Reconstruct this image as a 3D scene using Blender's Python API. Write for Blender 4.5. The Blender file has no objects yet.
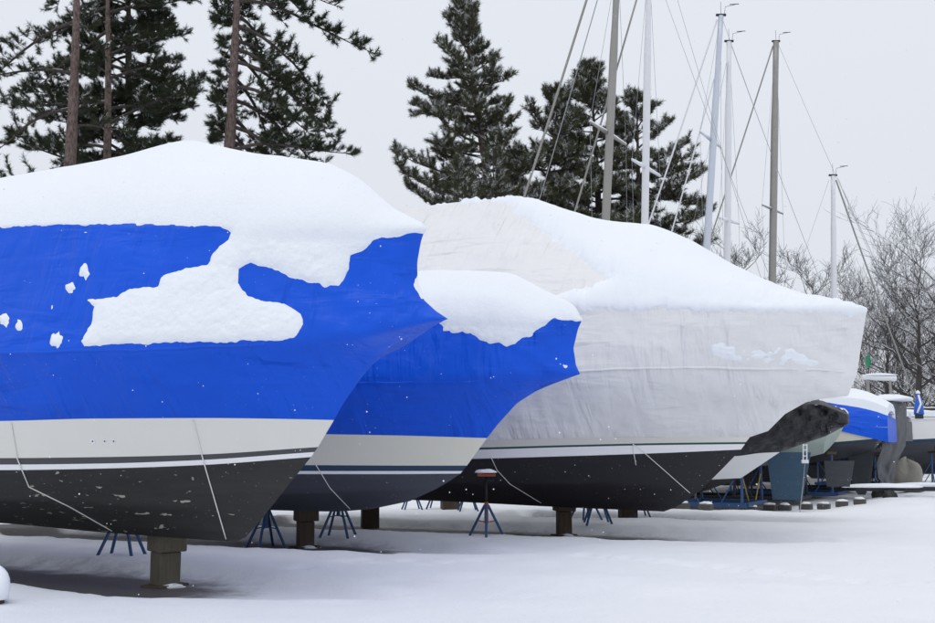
import bpy, math, random
import numpy as np
from mathutils import Vector, Matrix
from mathutils.bvhtree import BVHTree
rnd = random.Random(7); nr = np.random.RandomState(11)
S = bpy.context.scene; COL = S.collection
R = math.radians

# ------------------------------------------------------------------ camera
F = 1100.0; CX, CY = 467.5, 311.5; CAMZ = 1.6
PITCH = math.atan((446 - CY) / F); CP, SP = math.cos(PITCH), math.sin(PITCH)
cam = bpy.data.objects.new('camera', bpy.data.cameras.new('camera')); COL.objects.link(cam)
cam.location = (0, 0, CAMZ); cam.rotation_euler = (R(90) + PITCH, 0, 0)
cam.data.sensor_width = 36; cam.data.lens = 36 * F / 935; cam.data.clip_end = 6000; cam.data.clip_start = 0.05
S.camera = cam

def ratios(u, v):                       # photo pixel -> X/Y and (Z-camz)/Y of its sight line
    x = (u - CX) / F; y = (CY - v) / F
    Y = CP - SP * y
    return x / Y, (SP + CP * y) / Y
def project(x, y, z):
    z = z - CAMZ
    d = CP * y + SP * z; h = -SP * y + CP * z
    return CX + F * x / d, CY - F * h / d
def ground(u, v, z=0.0):                # point of the ground seen at a photo pixel
    rx, rz = ratios(u, v); Y = (z - CAMZ) / rz
    return Vector((rx * Y, Y, z))
def atd(u, v, Y):
    rx, rz = ratios(u, v); return Vector((rx * Y, Y, CAMZ + rz * Y))

# ------------------------------------------------------------------ helpers
def tag(o, label=None, cat=None, group=None, kind=None):
    if label: o['label'] = label
    if cat: o['category'] = cat
    if group: o['group'] = group
    if kind: o['kind'] = kind
    return o
def empty(name, loc, rz=0, **k):
    o = bpy.data.objects.new(name, None); COL.objects.link(o); o.location = loc; o.rotation_euler = (0, 0, rz)
    o.empty_display_size = .2
    return tag(o, **k)
def mesh(name, verts, faces, mats, parent=None, mi=None, smooth=True, loc=None):
    me = bpy.data.meshes.new(name); verts = np.asarray(verts, dtype=np.float32).reshape(-1, 3)
    if isinstance(faces, np.ndarray):
        n, k = faces.shape
        me.vertices.add(len(verts)); me.vertices.foreach_set('co', verts.ravel())
        me.loops.add(n * k); me.loops.foreach_set('vertex_index', faces.ravel().astype(np.int32))
        me.polygons.add(n); me.polygons.foreach_set('loop_start', np.arange(0, n * k, k, dtype=np.int32))
        me.update(calc_edges=True)
    else:
        me.from_pydata([tuple(map(float, v)) for v in verts], [], faces); me.update()
    if not isinstance(mats, (list, tuple)): mats = [mats]
    for m in mats: me.materials.append(m)
    if mi is not None: me.polygons.foreach_set('material_index', np.asarray(mi, dtype=np.int32))
    me.polygons.foreach_set('use_smooth', np.full(len(me.polygons), smooth, dtype=bool))
    me.update()
    o = bpy.data.objects.new(name, me); COL.objects.link(o)
    if parent is not None: o.parent = parent
    if loc is not None: o.location = loc
    return o
class MB:                               # collects shapes of ONE part
    def __init__(s): s.v = []; s.f = []; s.m = []
    def add(s, v, f, m=0):
        n = len(s.v); s.v += [tuple(p) for p in v]; s.f += [tuple(i + n for i in q) for q in f]; s.m += [m] * len(f)
    def box(s, c, d, rz=0, m=0, bev=.006, rot=None, jit=0):
        d = Vector(d) * .5; M = Matrix.Rotation(rz, 3, 'Z') if rot is None else rot
        b = min(bev, min(d) * .4); P = []; idx = {}
        for sx in (-1, 1):
            for sy in (-1, 1):
                for sz in (-1, 1):
                    for ax in range(3):
                        q = [sx * d.x, sy * d.y, sz * d.z]
                        for a2 in range(3):
                            if a2 != ax: q[a2] -= math.copysign(b, q[a2])
                        idx[(sx, sy, sz, ax)] = len(P)
                        P.append(Vector(c) + M @ Vector(q) + Vector([rnd.uniform(-jit, jit) for _ in range(3)]))
        Fc = []
        for ax in range(3):
            o1, o2 = [a for a in range(3) if a != ax]
            for sg in (-1, 1):
                q = []
                for a, bb in ((-1, -1), (1, -1), (1, 1), (-1, 1)):
                    k = [0, 0, 0]; k[ax] = sg; k[o1] = a; k[o2] = bb; q.append(idx[(*k, ax)])
                flip = (sg > 0) != (ax != 1)
                Fc.append(q[::-1] if flip else q)
            for s1 in (-1, 1):
                for s2 in (-1, 1):
                    q = []
                    for (e, which) in ((-1, o1), (1, o1), (1, o2), (-1, o2)):
                        k = [0, 0, 0]; k[ax] = e; k[o1] = s1; k[o2] = s2; q.append(idx[(*k, which)])
                    Fc.append(q)
        for sx in (-1, 1):
            for sy in (-1, 1):
                for sz in (-1, 1): Fc.append([idx[(sx, sy, sz, a)] for a in range(3)])
        s.add(P, Fc, m)
    def tube(s, pts, r, n=8, m=0, caps=True):
        pts = [Vector(p) for p in pts]; rr = r if isinstance(r, (list, tuple)) else [r] * len(pts)
        V = []; Fc = []; ref = None
        for i, p in enumerate(pts):
            t = (pts[min(i + 1, len(pts) - 1)] - pts[max(i - 1, 0)]).normalized()
            if ref is None:
                ref = t.orthogonal().normalized()
            a = (ref - t * ref.dot(t)).normalized(); ref = a; b = t.cross(a)
            for k in range(n):
                an = 2 * math.pi * k / n; V.append(p + (a * math.cos(an) + b * math.sin(an)) * rr[i])
        for i in range(len(pts) - 1):
            for k in range(n): Fc.append((i * n + k, i * n + (k + 1) % n, (i + 1) * n + (k + 1) % n, (i + 1) * n + k))
        if caps: Fc.append(tuple(range(n))[::-1]); Fc.append(tuple((len(pts) - 1) * n + k for k in range(n)))
        s.add(V, Fc, m)
    def blob(s, c, rad, seed=0, n=14, m=0, flat=-.2, amp=.15):
        rs = random.Random(seed); ph = [rs.uniform(0, 6) for _ in range(6)]; V = []; Fc = []
        for i in range(n + 1):
            th = math.pi * i / n
            for k in range(2 * n):
                a = math.pi * k / n
                w = 1 + amp * (math.sin(2 * a + ph[0]) * math.sin(th) + .6 * math.sin(3 * a + 2 * th + ph[1]) + .5 * math.sin(5 * th + ph[2] + a))
                z = math.cos(th)
                V.append(Vector(c) + Vector((rad[0] * w * math.sin(th) * math.cos(a), rad[1] * w * math.sin(th) * math.sin(a), rad[2] * max(z, flat) * (w if z > 0 else 1))))
        for i in range(n):
            for k in range(2 * n): Fc.append((i * 2 * n + k, (i + 1) * 2 * n + k, (i + 1) * 2 * n + (k + 1) % (2 * n), i * 2 * n + (k + 1) % (2 * n)))
        s.add(V, Fc, m)
    def build(s, name, mats, parent=None, smooth=False, loc=None):
        return mesh(name, s.v, s.f, mats, parent, s.m, smooth, loc)

# ------------------------------------------------------------------ materials
class NT:
    def __init__(s, name):
        s.m = bpy.data.materials.new(name); s.m.use_nodes = True; s.t = s.m.node_tree; s.b = s.t.nodes['Principled BSDF']
        s.co = s.t.nodes.new('ShaderNodeTexCoord').outputs['Object']
    def n(s, t, **k):
        x = s.t.nodes.new(t)
        for a, v in k.items():
            if hasattr(x, a): setattr(x, a, v)
            else: x.inputs[a].default_value = v
        return x
    def l(s, a, b): s.t.links.new(a, b)
    def noise(s, scale, detail=4, rough=.55, stretch=None, dist=0):
        x = s.n('ShaderNodeTexNoise'); x.inputs['Scale'].default_value = scale; x.inputs['Detail'].default_value = detail
        x.inputs['Roughness'].default_value = rough; x.inputs['Distortion'].default_value = dist
        if stretch:
            mp = s.n('ShaderNodeMapping'); mp.inputs['Scale'].default_value = stretch[:3]
            if len(stretch) > 3: mp.inputs['Rotation'].default_value = stretch[3:]
            s.l(s.co, mp.inputs[0]); s.l(mp.outputs[0], x.inputs['Vector'])
        else: s.l(s.co, x.inputs['Vector'])
        return x.outputs['Fac']
    def ramp(s, src, stops):
        r = s.n('ShaderNodeValToRGB'); e = r.color_ramp.elements
        while len(e) < len(stops): e.new(.5)
        for i, (p, c) in enumerate(stops): e[i].position = p; e[i].color = (*c, 1) if isinstance(c, tuple) else (c, c, c, 1)
        s.l(src, r.inputs[0]); return r.outputs[0]
    def mix(s, f, a, b):
        x = s.n('ShaderNodeMix', data_type='RGBA')
        for sk, v in ((x.inputs[0], f), (x.inputs[6], a), (x.inputs[7], b)):
            if isinstance(v, (int, float)): sk.default_value = v
            elif isinstance(v, tuple): sk.default_value = (*v, 1)
            else: s.l(v, sk)
        return x.outputs[2]
    def math(s, op, a, b=None):
        x = s.n('ShaderNodeMath', operation=op)
        for i, v in enumerate((a, b)):
            if v is None: continue
            if isinstance(v, (int, float)): x.inputs[i].default_value = v
            else: s.l(v, x.inputs[i])
        return x.outputs[0]
    def bump(s, h, strength, dist, prev=None):
        x = s.n('ShaderNodeBump'); x.inputs['Strength'].default_value = strength; x.inputs['Distance'].default_value = dist
        s.l(h, x.inputs['Height'])
        if prev is not None: s.l(prev, x.inputs['Normal'])
        s.l(x.outputs[0], s.b.inputs['Normal']); return x.outputs[0]
    def set(s, color=None, rough=None, metal=None, **k):
        if color is not None:
            if isinstance(color, tuple): s.b.inputs['Base Color'].default_value = (*color, 1)
            else: s.l(color, s.b.inputs['Base Color'])
        if rough is not None: s.b.inputs['Roughness'].default_value = rough
        if metal is not None: s.b.inputs['Metallic'].default_value = metal
        for a, v in k.items(): s.b.inputs[a].default_value = v
        return s

def m_snow(name, lump=.5, fine=.4, tint=(.86, .895, .94)):
    t = NT(name); c = t.mix(t.noise(1.3, 3), (tint[0] * .96, tint[1] * .965, tint[2] * .975), tint)
    t.set(c, .55); t.b.inputs['Specular IOR Level'].default_value = .25
    v = t.n('ShaderNodeTexVoronoi', feature='SMOOTH_F1'); v.inputs['Scale'].default_value = 14
    wn = t.noise(6, 2); ad = t.n('ShaderNodeVectorMath', operation='ADD'); 
    cmb = t.n('ShaderNodeCombineXYZ'); t.l(wn, cmb.inputs[0]); t.l(wn, cmb.inputs[2]); t.l(t.co, ad.inputs[0]); t.l(cmb.outputs[0], ad.inputs[1]); t.l(ad.outputs[0], v.inputs['Vector'])
    b = t.bump(t.noise(3.2, 4), lump * .6, .05)
    if lump > .3: b = t.bump(v.outputs['Distance'], lump * .3, .03, b)
    b = t.bump(t.noise(70, 3, .7), fine, .006, b); t.bump(t.noise(17, 4, .7), fine, .014, b)
    return t.m
def m_wrap(name, base, wr=.5, rough=.42, var=.12, fold=.03):
    t = NT(name); dk = tuple(c * (1 - var) for c in base); lt = tuple(min(1, c * (1 + var)) for c in base)
    c = t.mix(t.noise(.9, 4), dk, lt)
    fl = t.ramp(t.noise(55, 1, .4), [(.77, 0.), (.80, 1.)])            # stuck snow flakes
    sp = t.math('MULTIPLY', fl, t.ramp(t.noise(1.7, 2), [(.45, 0.), (.7, .8)]))
    c = t.mix(sp, c, (.7, .75, .85))
    t.set(c, rough); t.b.inputs['Specular IOR Level'].default_value = .25
    b = t.bump(t.noise(.9, 3, .5), wr, .16)
    # taut folds: streaks drawn out along two diagonals, strong only in places
    for k, (st, sc_) in enumerate((((1, 1, 5, 0, .95, 0), .7), ((6, 1, 1, 0, .35, 0), .7), ((1, 1, 4, 0, -.5, 0), .9))):
        h = t.noise(sc_, 3, .5, st, .35); h = t.ramp(h, [(.42, 0.), (.5, .5), (.58, 1.)]) if k < 2 else h
        h = t.math('MULTIPLY', h, t.ramp(t.noise(.8 + k * .3, 2), [(.42, .15), (.6, 1.)])); b = t.bump(h, wr * .8, fold, b)
    t.bump(t.noise(9, 4, .6), wr * .3, .02, b)
    return t.m
def m_plain(name, base, rough=.5, metal=0, var=.25, scale=12, bump=.15, snow=0):
    t = NT(name); c = t.mix(t.noise(scale, 5), tuple(x * (1 - var) for x in base), tuple(min(1, x * (1 + var)) for x in base))
    t.set(c, rough, metal); t.bump(t.noise(scale * 4, 3), bump, .004)
    return t.m
def m_bottom(name, base, chips=.0, film=(.12, .12, .11)):
    t = NT(name)
    c = t.mix(t.noise(.8, 4), tuple(x * .75 for x in base), tuple(x * 1.2 for x in base))
    c = t.mix(t.ramp(t.noise(1.4, 5, .7, (.35, 1, 3.5)), [(.45, 0.), (.8, .35)]), c, film)
    if chips:
        n = t.noise(11, 3, .55, (.5, 1, 1.5), .5); n2 = t.noise(.7, 2)
        sep = t.n('ShaderNodeSeparateXYZ'); t.l(t.co, sep.inputs[0])
        aft = t.ramp(sep.outputs[0], [(-.0, .045), (1., 0.)])   # more wear towards the stern
        k = t.ramp(t.math('ADD', n, aft), [(.700, 0.), (.715, 1.)])
        c = t.mix(t.math('MULTIPLY', k, chips), c, (.42, .42, .34))
    sp = t.ramp(t.noise(38, 2, .5), [(.72, 0.), (.75, .45)]); c = t.mix(sp, c, (.5, .53, .58))
    t.set(c, .6); t.bump(t.noise(9, 5), .25, .008)
    return t.m
def m_wood(name, base):
    t = NT(name)
    w = t.noise(5, 5, .6, (6, 6, .6)); c = t.mix(w, tuple(x * .45 for x in base), tuple(x * 1.25 for x in base))
    c = t.mix(t.ramp(t.noise(3, 3), [(.5, 0.), (.75, .7)]), c, (.09, .095, .075))
    t.set(c, .85); t.bump(w, .6, .01); return t.m
def m_bark(name, a, b):
    t = NT(name); w = t.noise(7, 6, .75, (2.2, 2.2, .8)); c = t.mix(t.ramp(w, [(.38, 0.), (.6, 1.)]), a, b)
    t.set(c, .9); t.bump(w, 1., .09); return t.m
M = {}
M['snow'] = m_snow('snow', .55); M['gsnow'] = m_snow('ground_snow', .29, .9, (.845, .865, .905)); M['snow_soft'] = m_snow('snow_soft', .22, .3)
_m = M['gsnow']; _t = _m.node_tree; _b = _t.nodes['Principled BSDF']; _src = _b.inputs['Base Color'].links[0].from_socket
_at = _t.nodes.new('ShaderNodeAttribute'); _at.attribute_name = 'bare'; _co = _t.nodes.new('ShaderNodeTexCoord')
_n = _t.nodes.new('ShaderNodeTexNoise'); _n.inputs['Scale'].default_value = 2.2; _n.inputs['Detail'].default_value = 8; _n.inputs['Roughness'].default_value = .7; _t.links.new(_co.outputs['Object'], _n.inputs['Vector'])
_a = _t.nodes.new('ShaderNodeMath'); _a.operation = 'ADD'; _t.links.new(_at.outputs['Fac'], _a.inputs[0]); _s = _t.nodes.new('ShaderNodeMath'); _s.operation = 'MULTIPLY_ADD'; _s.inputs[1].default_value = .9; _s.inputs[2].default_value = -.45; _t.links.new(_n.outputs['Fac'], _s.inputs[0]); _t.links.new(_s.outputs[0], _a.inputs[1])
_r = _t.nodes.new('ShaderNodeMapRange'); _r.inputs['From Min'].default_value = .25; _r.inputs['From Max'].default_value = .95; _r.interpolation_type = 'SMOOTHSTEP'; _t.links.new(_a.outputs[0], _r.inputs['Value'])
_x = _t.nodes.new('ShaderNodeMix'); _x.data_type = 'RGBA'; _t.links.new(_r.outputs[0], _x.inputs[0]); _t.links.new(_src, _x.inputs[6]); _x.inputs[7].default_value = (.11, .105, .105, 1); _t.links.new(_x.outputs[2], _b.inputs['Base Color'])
M['blue'] = m_wrap('blue_wrap', (.002, .090, .68), .6, .40, .14, .05)
M['white'] = m_wrap('white_wrap', (.78, .78, .79), .85, .5, .05, .03)
M['black'] = m_wrap('black_tarp', (.03, .03, .034), 1., .45, .3, .08)
M['greytarp'] = m_wrap('grey_tarp', (.10, .105, .115), .9, .55, .2)
M['cream'] = m_plain('cream_gelcoat', (.76, .75, .69), .3, 0, .03, 3, .02)
M['cream2'] = m_plain('pale_yellow_gelcoat', (.75, .73, .61), .28, 0, .03, 3, .02)
M['wgel'] = m_plain('white_gelcoat', (.86, .86, .86), .28, 0, .03, 3, .02)
M['stripe_dk'] = m_plain('charcoal_stripe', (.06, .06, .065), .35, 0, .1, 6, .02)
M['stripe_navy'] = m_plain('navy_stripe', (.010, .045, .09), .35, 0, .1, 6, .02)
M['stripe_green'] = m_plain('green_stripe', (.01, .06, .05), .35, 0, .1, 6, .02)
M['bot1'] = m_bottom('worn_black_bottom_paint', (.022, .022, .021), .9, (.075, .07, .06))
M['bot2'] = m_bottom('slate_bottom_paint', (.055, .060, .078), 0, (.09, .10, .13))
M['bot3'] = m_bottom('black_bottom_paint', (.013, .012, .016), 0, (.03, .03, .036))
M['bot_blue'] = m_bottom('blue_bottom_paint', (.03, .075, .13), 0, (.08, .13, .19))
M['bot_grey'] = m_bottom('grey_bottom_paint', (.055, .06, .07), 0, (.12, .12, .13))
M['sage'] = m_plain('sage_gelcoat', (.36, .44, .40), .4, 0, .08, 5, .05)
M['wood'] = m_wood('weathered_timber', (.11, .095, .07)); M['wood2'] = m_wood('dark_timber', (.075, .05, .035))
M['blue_steel'] = m_plain('blue_painted_steel', (.015, .06, .17), .45, .0, .35, 10, .2)
M['dark_steel'] = m_plain('dark_steel', (.022, .024, .03), .5, .3, .3, 10, .2)
M['rust'] = m_plain('orange_rusty_plate', (.30, .06, .025), .7, 0, .4, 14, .3)
M['yellow'] = m_plain('yellow_steel', (.35, .25, .03), .5, 0, .3, 10, .2)
M['alu_grey'] = m_plain('weathered_grey_spar', (.30, .29, .27), .45, .3, .12, 3, .03)
M['alu_white'] = m_plain('white_spar', (.72, .73, .76), .35, 0, .05, 3, .02)
M['alu_blue'] = m_plain('pale_grey_spar', (.56, .60, .68), .35, .1, .06, 3, .02)
M['wire'] = m_plain('rigging_wire', (.30, .31, .33), .4, .3, .1, 10, .02)
M['rope'] = m_plain('white_rope', (.8, .79, .76), .8, 0, .2, 60, .4)
M['concrete'] = m_plain('dark_concrete', (.09, .085, .08), .9, 0, .35, 8, .3)
M['bark_r'] = m_bark('pine_bark', (.07, .05, .043), (.24, .175, .155)); M['bark_d'] = m_bark('dark_bark', (.035, .03, .027), (.11, .09, .08))
M['twig'] = m_plain('bare_bark', (.062, .055, .052), .9, 0, .3, 3, .1)
M['black_fit'] = m_plain('black_fitting', (.02, .02, .02), .5)
M['bright_blue'] = m_plain('bright_blue_cover', (.02, .12, .6), .5, 0, .1, 3, .1)
M['taupe'] = m_wrap('taupe_tarp', (.26, .25, .22), .9, .6, .2)
M['green'] = m_plain('green_plastic', (.02, .25, .13), .5)
def m_needle(name, a, b):
    t = NT(name); c = t.mix(t.noise(1.1, 3), a, b)
    at = t.n('ShaderNodeAttribute', attribute_name='snowy'); c = t.mix(at.outputs['Fac'], c, (.8, .82, .85))
    t.set(c, .7); t.b.inputs['Specular IOR Level'].default_value = .2; return t.m
M['needle_a'] = m_needle('pine_needles_dark', (.022, .032, .018), (.065, .078, .042))
M['needle_b'] = m_needle('pine_needles_olive', (.045, .055, .028), (.125, .125, .07))

# ------------------------------------------------------------------ boats read off the photograph's lines
TH = R(28); DIR = Vector((math.cos(TH), -math.sin(TH), 0)); NEAR = Vector((-math.sin(TH), -math.cos(TH), 0))
NTS = 110; SUB = 6
TT = 1 - (1 - np.linspace(0, 1, NTS)) ** 1.7
def smooth_interp(x, xs, ys):
    xs = np.asarray(xs, float); ys = np.asarray(ys, float); o = np.argsort(xs); xs = xs[o]; ys = ys[o]
    if len(xs) < 2: return np.full_like(x, ys[0])
    h = np.diff(xs) + 1e-6; d = np.diff(ys) / h; m = np.zeros(len(xs))
    for i in range(1, len(xs) - 1):
        m[i] = 0 if d[i - 1] * d[i] <= 0 else 2 * d[i - 1] * d[i] / (d[i - 1] + d[i])
    m[-1] = d[-1]; m[0] = d[0] * .3
    xc = np.clip(x, xs[0], xs[-1]); i = np.clip(np.searchsorted(xs, xc) - 1, 0, len(xs) - 2)
    t = (xc - xs[i]) / h[i]
    return (2*t**3-3*t**2+1)*ys[i] + (t**3-2*t**2+t)*h[i]*m[i] + (-2*t**3+3*t**2)*ys[i+1] + (t**3-t**2)*h[i]*m[i+1]
class Boat:
    def __init__(s, P0, s0): s.P = Vector((P0[0], P0[1], 0)); s.s0 = s0; s.rows = []; s.auto = []
    def world(s, a, b): return s.P.x + a * DIR.x + b * NEAR.x, s.P.y + a * DIR.y + b * NEAR.y
    def onplane(s, u, v):
        rx, rz = ratios(u, v)
        # P + a DIR lies on X = rx Y
        a = (rx * s.P.y - s.P.x) / (DIR.x - rx * DIR.y); x, y = s.world(a, 0); return a, CAMZ + rz * y
    def line(s, pts, end, B, p=3.2, q=.85):
        se, ze = s.onplane(*end)
        bf = lambda t: B * (1 - t ** p) ** q
        xs, zs = [se], [ze]
        for (u, v) in pts:
            rx, rz = ratios(u, v); lo, hi = -.5, 1.
            f = lambda t: (lambda w: w[0] / w[1])(s.world(s.s0 + (se - s.s0) * t, bf(max(t, 0)) ))
            for _ in range(50):
                md = (lo + hi) / 2
                if f(md) < rx: lo = md
                else: hi = md
            a = s.s0 + (se - s.s0) * lo; y = s.world(a, bf(max(lo, 0)))[1]
            xs.append(a); zs.append(CAMZ + rz * y)
        S_ = s.s0 + (se - s.s0) * TT
        row = np.stack([S_, bf(TT), smooth_interp(S_, xs, zs)], 1); row[-1, 1] = 0
        s.rows.append(row); return s
    def between(s, f, end, k=7, bm=1.0):          # a row between the last one and the next, meeting the stem at `end`
        s.auto.append((len(s.rows), f, end, k, bm)); return s
    def finish(s, soft=70):
        out = []; self_rows = s.rows
        for i, r in enumerate(self_rows):
            for (j, f, end, k, bm) in s.auto:
                if j == i:
                    base = self_rows[i - 1] * (1 - f) + r * f
                    w = TT ** (k * .62); base = base.copy(); base[:, 1] *= 1 - (1 - bm) * TT ** 3
                    if end is not None:
                        se, ze = s.onplane(*end)
                        base[:, 0] += (se - base[-1, 0]) * w; base[:, 2] += (ze - base[-1, 2]) * w
                    out.append((base, None))
            out.append((r, i))
        K = SUB; den = []
        for n in range(len(out) - 1):
            for q in range(K): f = q / K; den.append(out[n][0] * (1 - f) + out[n + 1][0] * f)
        den.append(out[-1][0]); s.idx = {o[1]: n * K for n, o in enumerate(out) if o[1] is not None}
        A = np.array(den); lo = s.idx.get(5, 0); hi = s.idx[7] if 7 in s.idx else len(A) - 1
        wt = np.clip((TT - .62) / .2, 0, 1); wt[-1] = 0
        if soft:
            for _ in range(soft):
                B_ = A.copy(); B_[lo + 1:hi] = (A[lo:hi - 1] + A[lo + 1:hi] * 2 + A[lo + 2:hi + 1]) / 4
                A[:, :, 1] = A[:, :, 1] * (1 - wt) + B_[:, :, 1] * wt
            w2 = np.clip((TT - .62) / .15, 0, 1) * np.clip((1 - TT) / .03, 0, 1)
            for _ in range(soft // 2):
                B_ = A.copy(); B_[lo + 1:hi] = (A[lo:hi - 1] + A[lo + 1:hi] * 2 + A[lo + 2:hi + 1]) / 4
                A = A * (1 - w2[None, :, None]) + B_ * w2[None, :, None]
        s.all = [r for r in A]
        return s
    def surf(s, a, b, nt, nrw):                # dense grid between rows a..b (indices in s.all)
        A = np.array(s.all[a:b + 1]); k = len(A); rr = np.linspace(0, k - 1, nrw); i = np.clip(rr.astype(int), 0, k - 2); fr = (rr - i)[:, None, None]
        G = A[i] * (1 - fr) + A[i + 1] * fr
        ti = np.interp(np.linspace(0, 1, nt) ** .8, TT, np.arange(NTS)); j = np.clip(ti.astype(int), 0, NTS - 2); g = (ti - j)[None, :, None]
        return G[:, j] * (1 - g) + G[:, j + 1] * g, rr + a
    def strip(s, name, a, b, mats, mi, parent, sub=5, wrinkle=0, sharp=(), smooth=True):
        """rows a..b become one part, both sides, mi = material of each interval"""
        pr = []; mm = []
        for r in range(a, b):
            n = 1
            for q in range(n):
                f = q / n; pr.append(s.all[r] * (1 - f) + s.all[r + 1] * f); mm.append(mi[r - a])
        pr.append(s.all[b]); A = np.array(pr)
        if wrinkle:
            nn = A.shape[0]
            for z in range(nn):
                sN = A[z, :, 0]; h = A[z, :, 2]; near = np.exp(-((A[-1, -1, 0] + .3 - sN) / 1.6) ** 2)
                A[z, :, 1] += wrinkle * (TT < .995) * A[z, :, 1].clip(0, .25) / .25 * (np.sin(sN * 3.1 + h * 7) * .35 + near * (np.sin(sN * 13 + h * 17) + .6 * np.sin(sN * 29 - h * 21)))
                A[z, :, 1] = np.maximum(A[z, :, 1], 0)
        n, m = A.shape[:2]; V = []; Fc = []; MI = []
        near = A.copy(); near[:, :, 1] *= -1; V = np.concatenate([near.reshape(-1, 3), A.reshape(-1, 3)])
        off = n * m
        for i in range(n - 1):
            for j in range(m - 1):
                q = (i * m + j, i * m + j + 1, (i + 1) * m + j + 1, (i + 1) * m + j)
                Fc.append(q); MI.append(mm[i]); Fc.append(tuple(off + k for k in q[::-1])); MI.append(mm[i])
            Fc.append((i * m, (i + 1) * m, off + (i + 1) * m, off + i * m)); MI.append(mm[i])
        o = mesh(name, V, Fc, mats, parent, MI, smooth)
        md = o.data
        import bmesh as bm_
        b_ = bm_.new(); b_.from_mesh(md); bm_.ops.remove_doubles(b_, verts=b_.verts, dist=.0008)
        bm_.ops.recalc_face_normals(b_, faces=b_.faces)
        b_.to_mesh(md); b_.free(); md.polygons.foreach_set('use_smooth', [smooth] * len(md.polygons))
        try: md.set_sharp_from_angle(angle=R(38))
        except Exception: pass
        return o
def sdist(U, V, poly):
    P = np.array(poly, float); Q = np.roll(P, -1, 0); d = np.full(U.shape, 1e9); ins = np.zeros(U.shape, bool)
    for (x0, y0), (x1, y1) in zip(P, Q):
        ex, ey = x1 - x0, y1 - y0; t = np.clip(((U - x0) * ex + (V - y0) * ey) / (ex * ex + ey * ey + 1e-9), 0, 1)
        d = np.minimum(d, np.hypot(U - x0 - t * ex, V - y0 - t * ey))
        c = ((y0 > V) != (y1 > V)) & (U < ex * (V - y0) / (ey + 1e-12) + x0); ins ^= c
    return np.where(ins, d, -d)
def vnoise(x, y, seed=0, oct=4):
    r = np.random.RandomState(seed); o = np.zeros_like(x, dtype=float); a = 1.; f = 1.; tot = 0
    for k in range(oct):
        T = r.rand(64, 64); X = x * f; Y = y * f; i = np.floor(X).astype(int); j = np.floor(Y).astype(int); u = X - i; v = Y - j
        u = u * u * (3 - 2 * u); v = v * v * (3 - 2 * v); g = lambda p, q: T[p % 64, q % 64]
        o += a * (g(i, j) * (1 - u) * (1 - v) + g(i + 1, j) * u * (1 - v) + g(i, j + 1) * (1 - u) * v + g(i + 1, j + 1) * u * v - .5); tot += a; a *= .5; f *= 2
    return o / tot * 2
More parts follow.
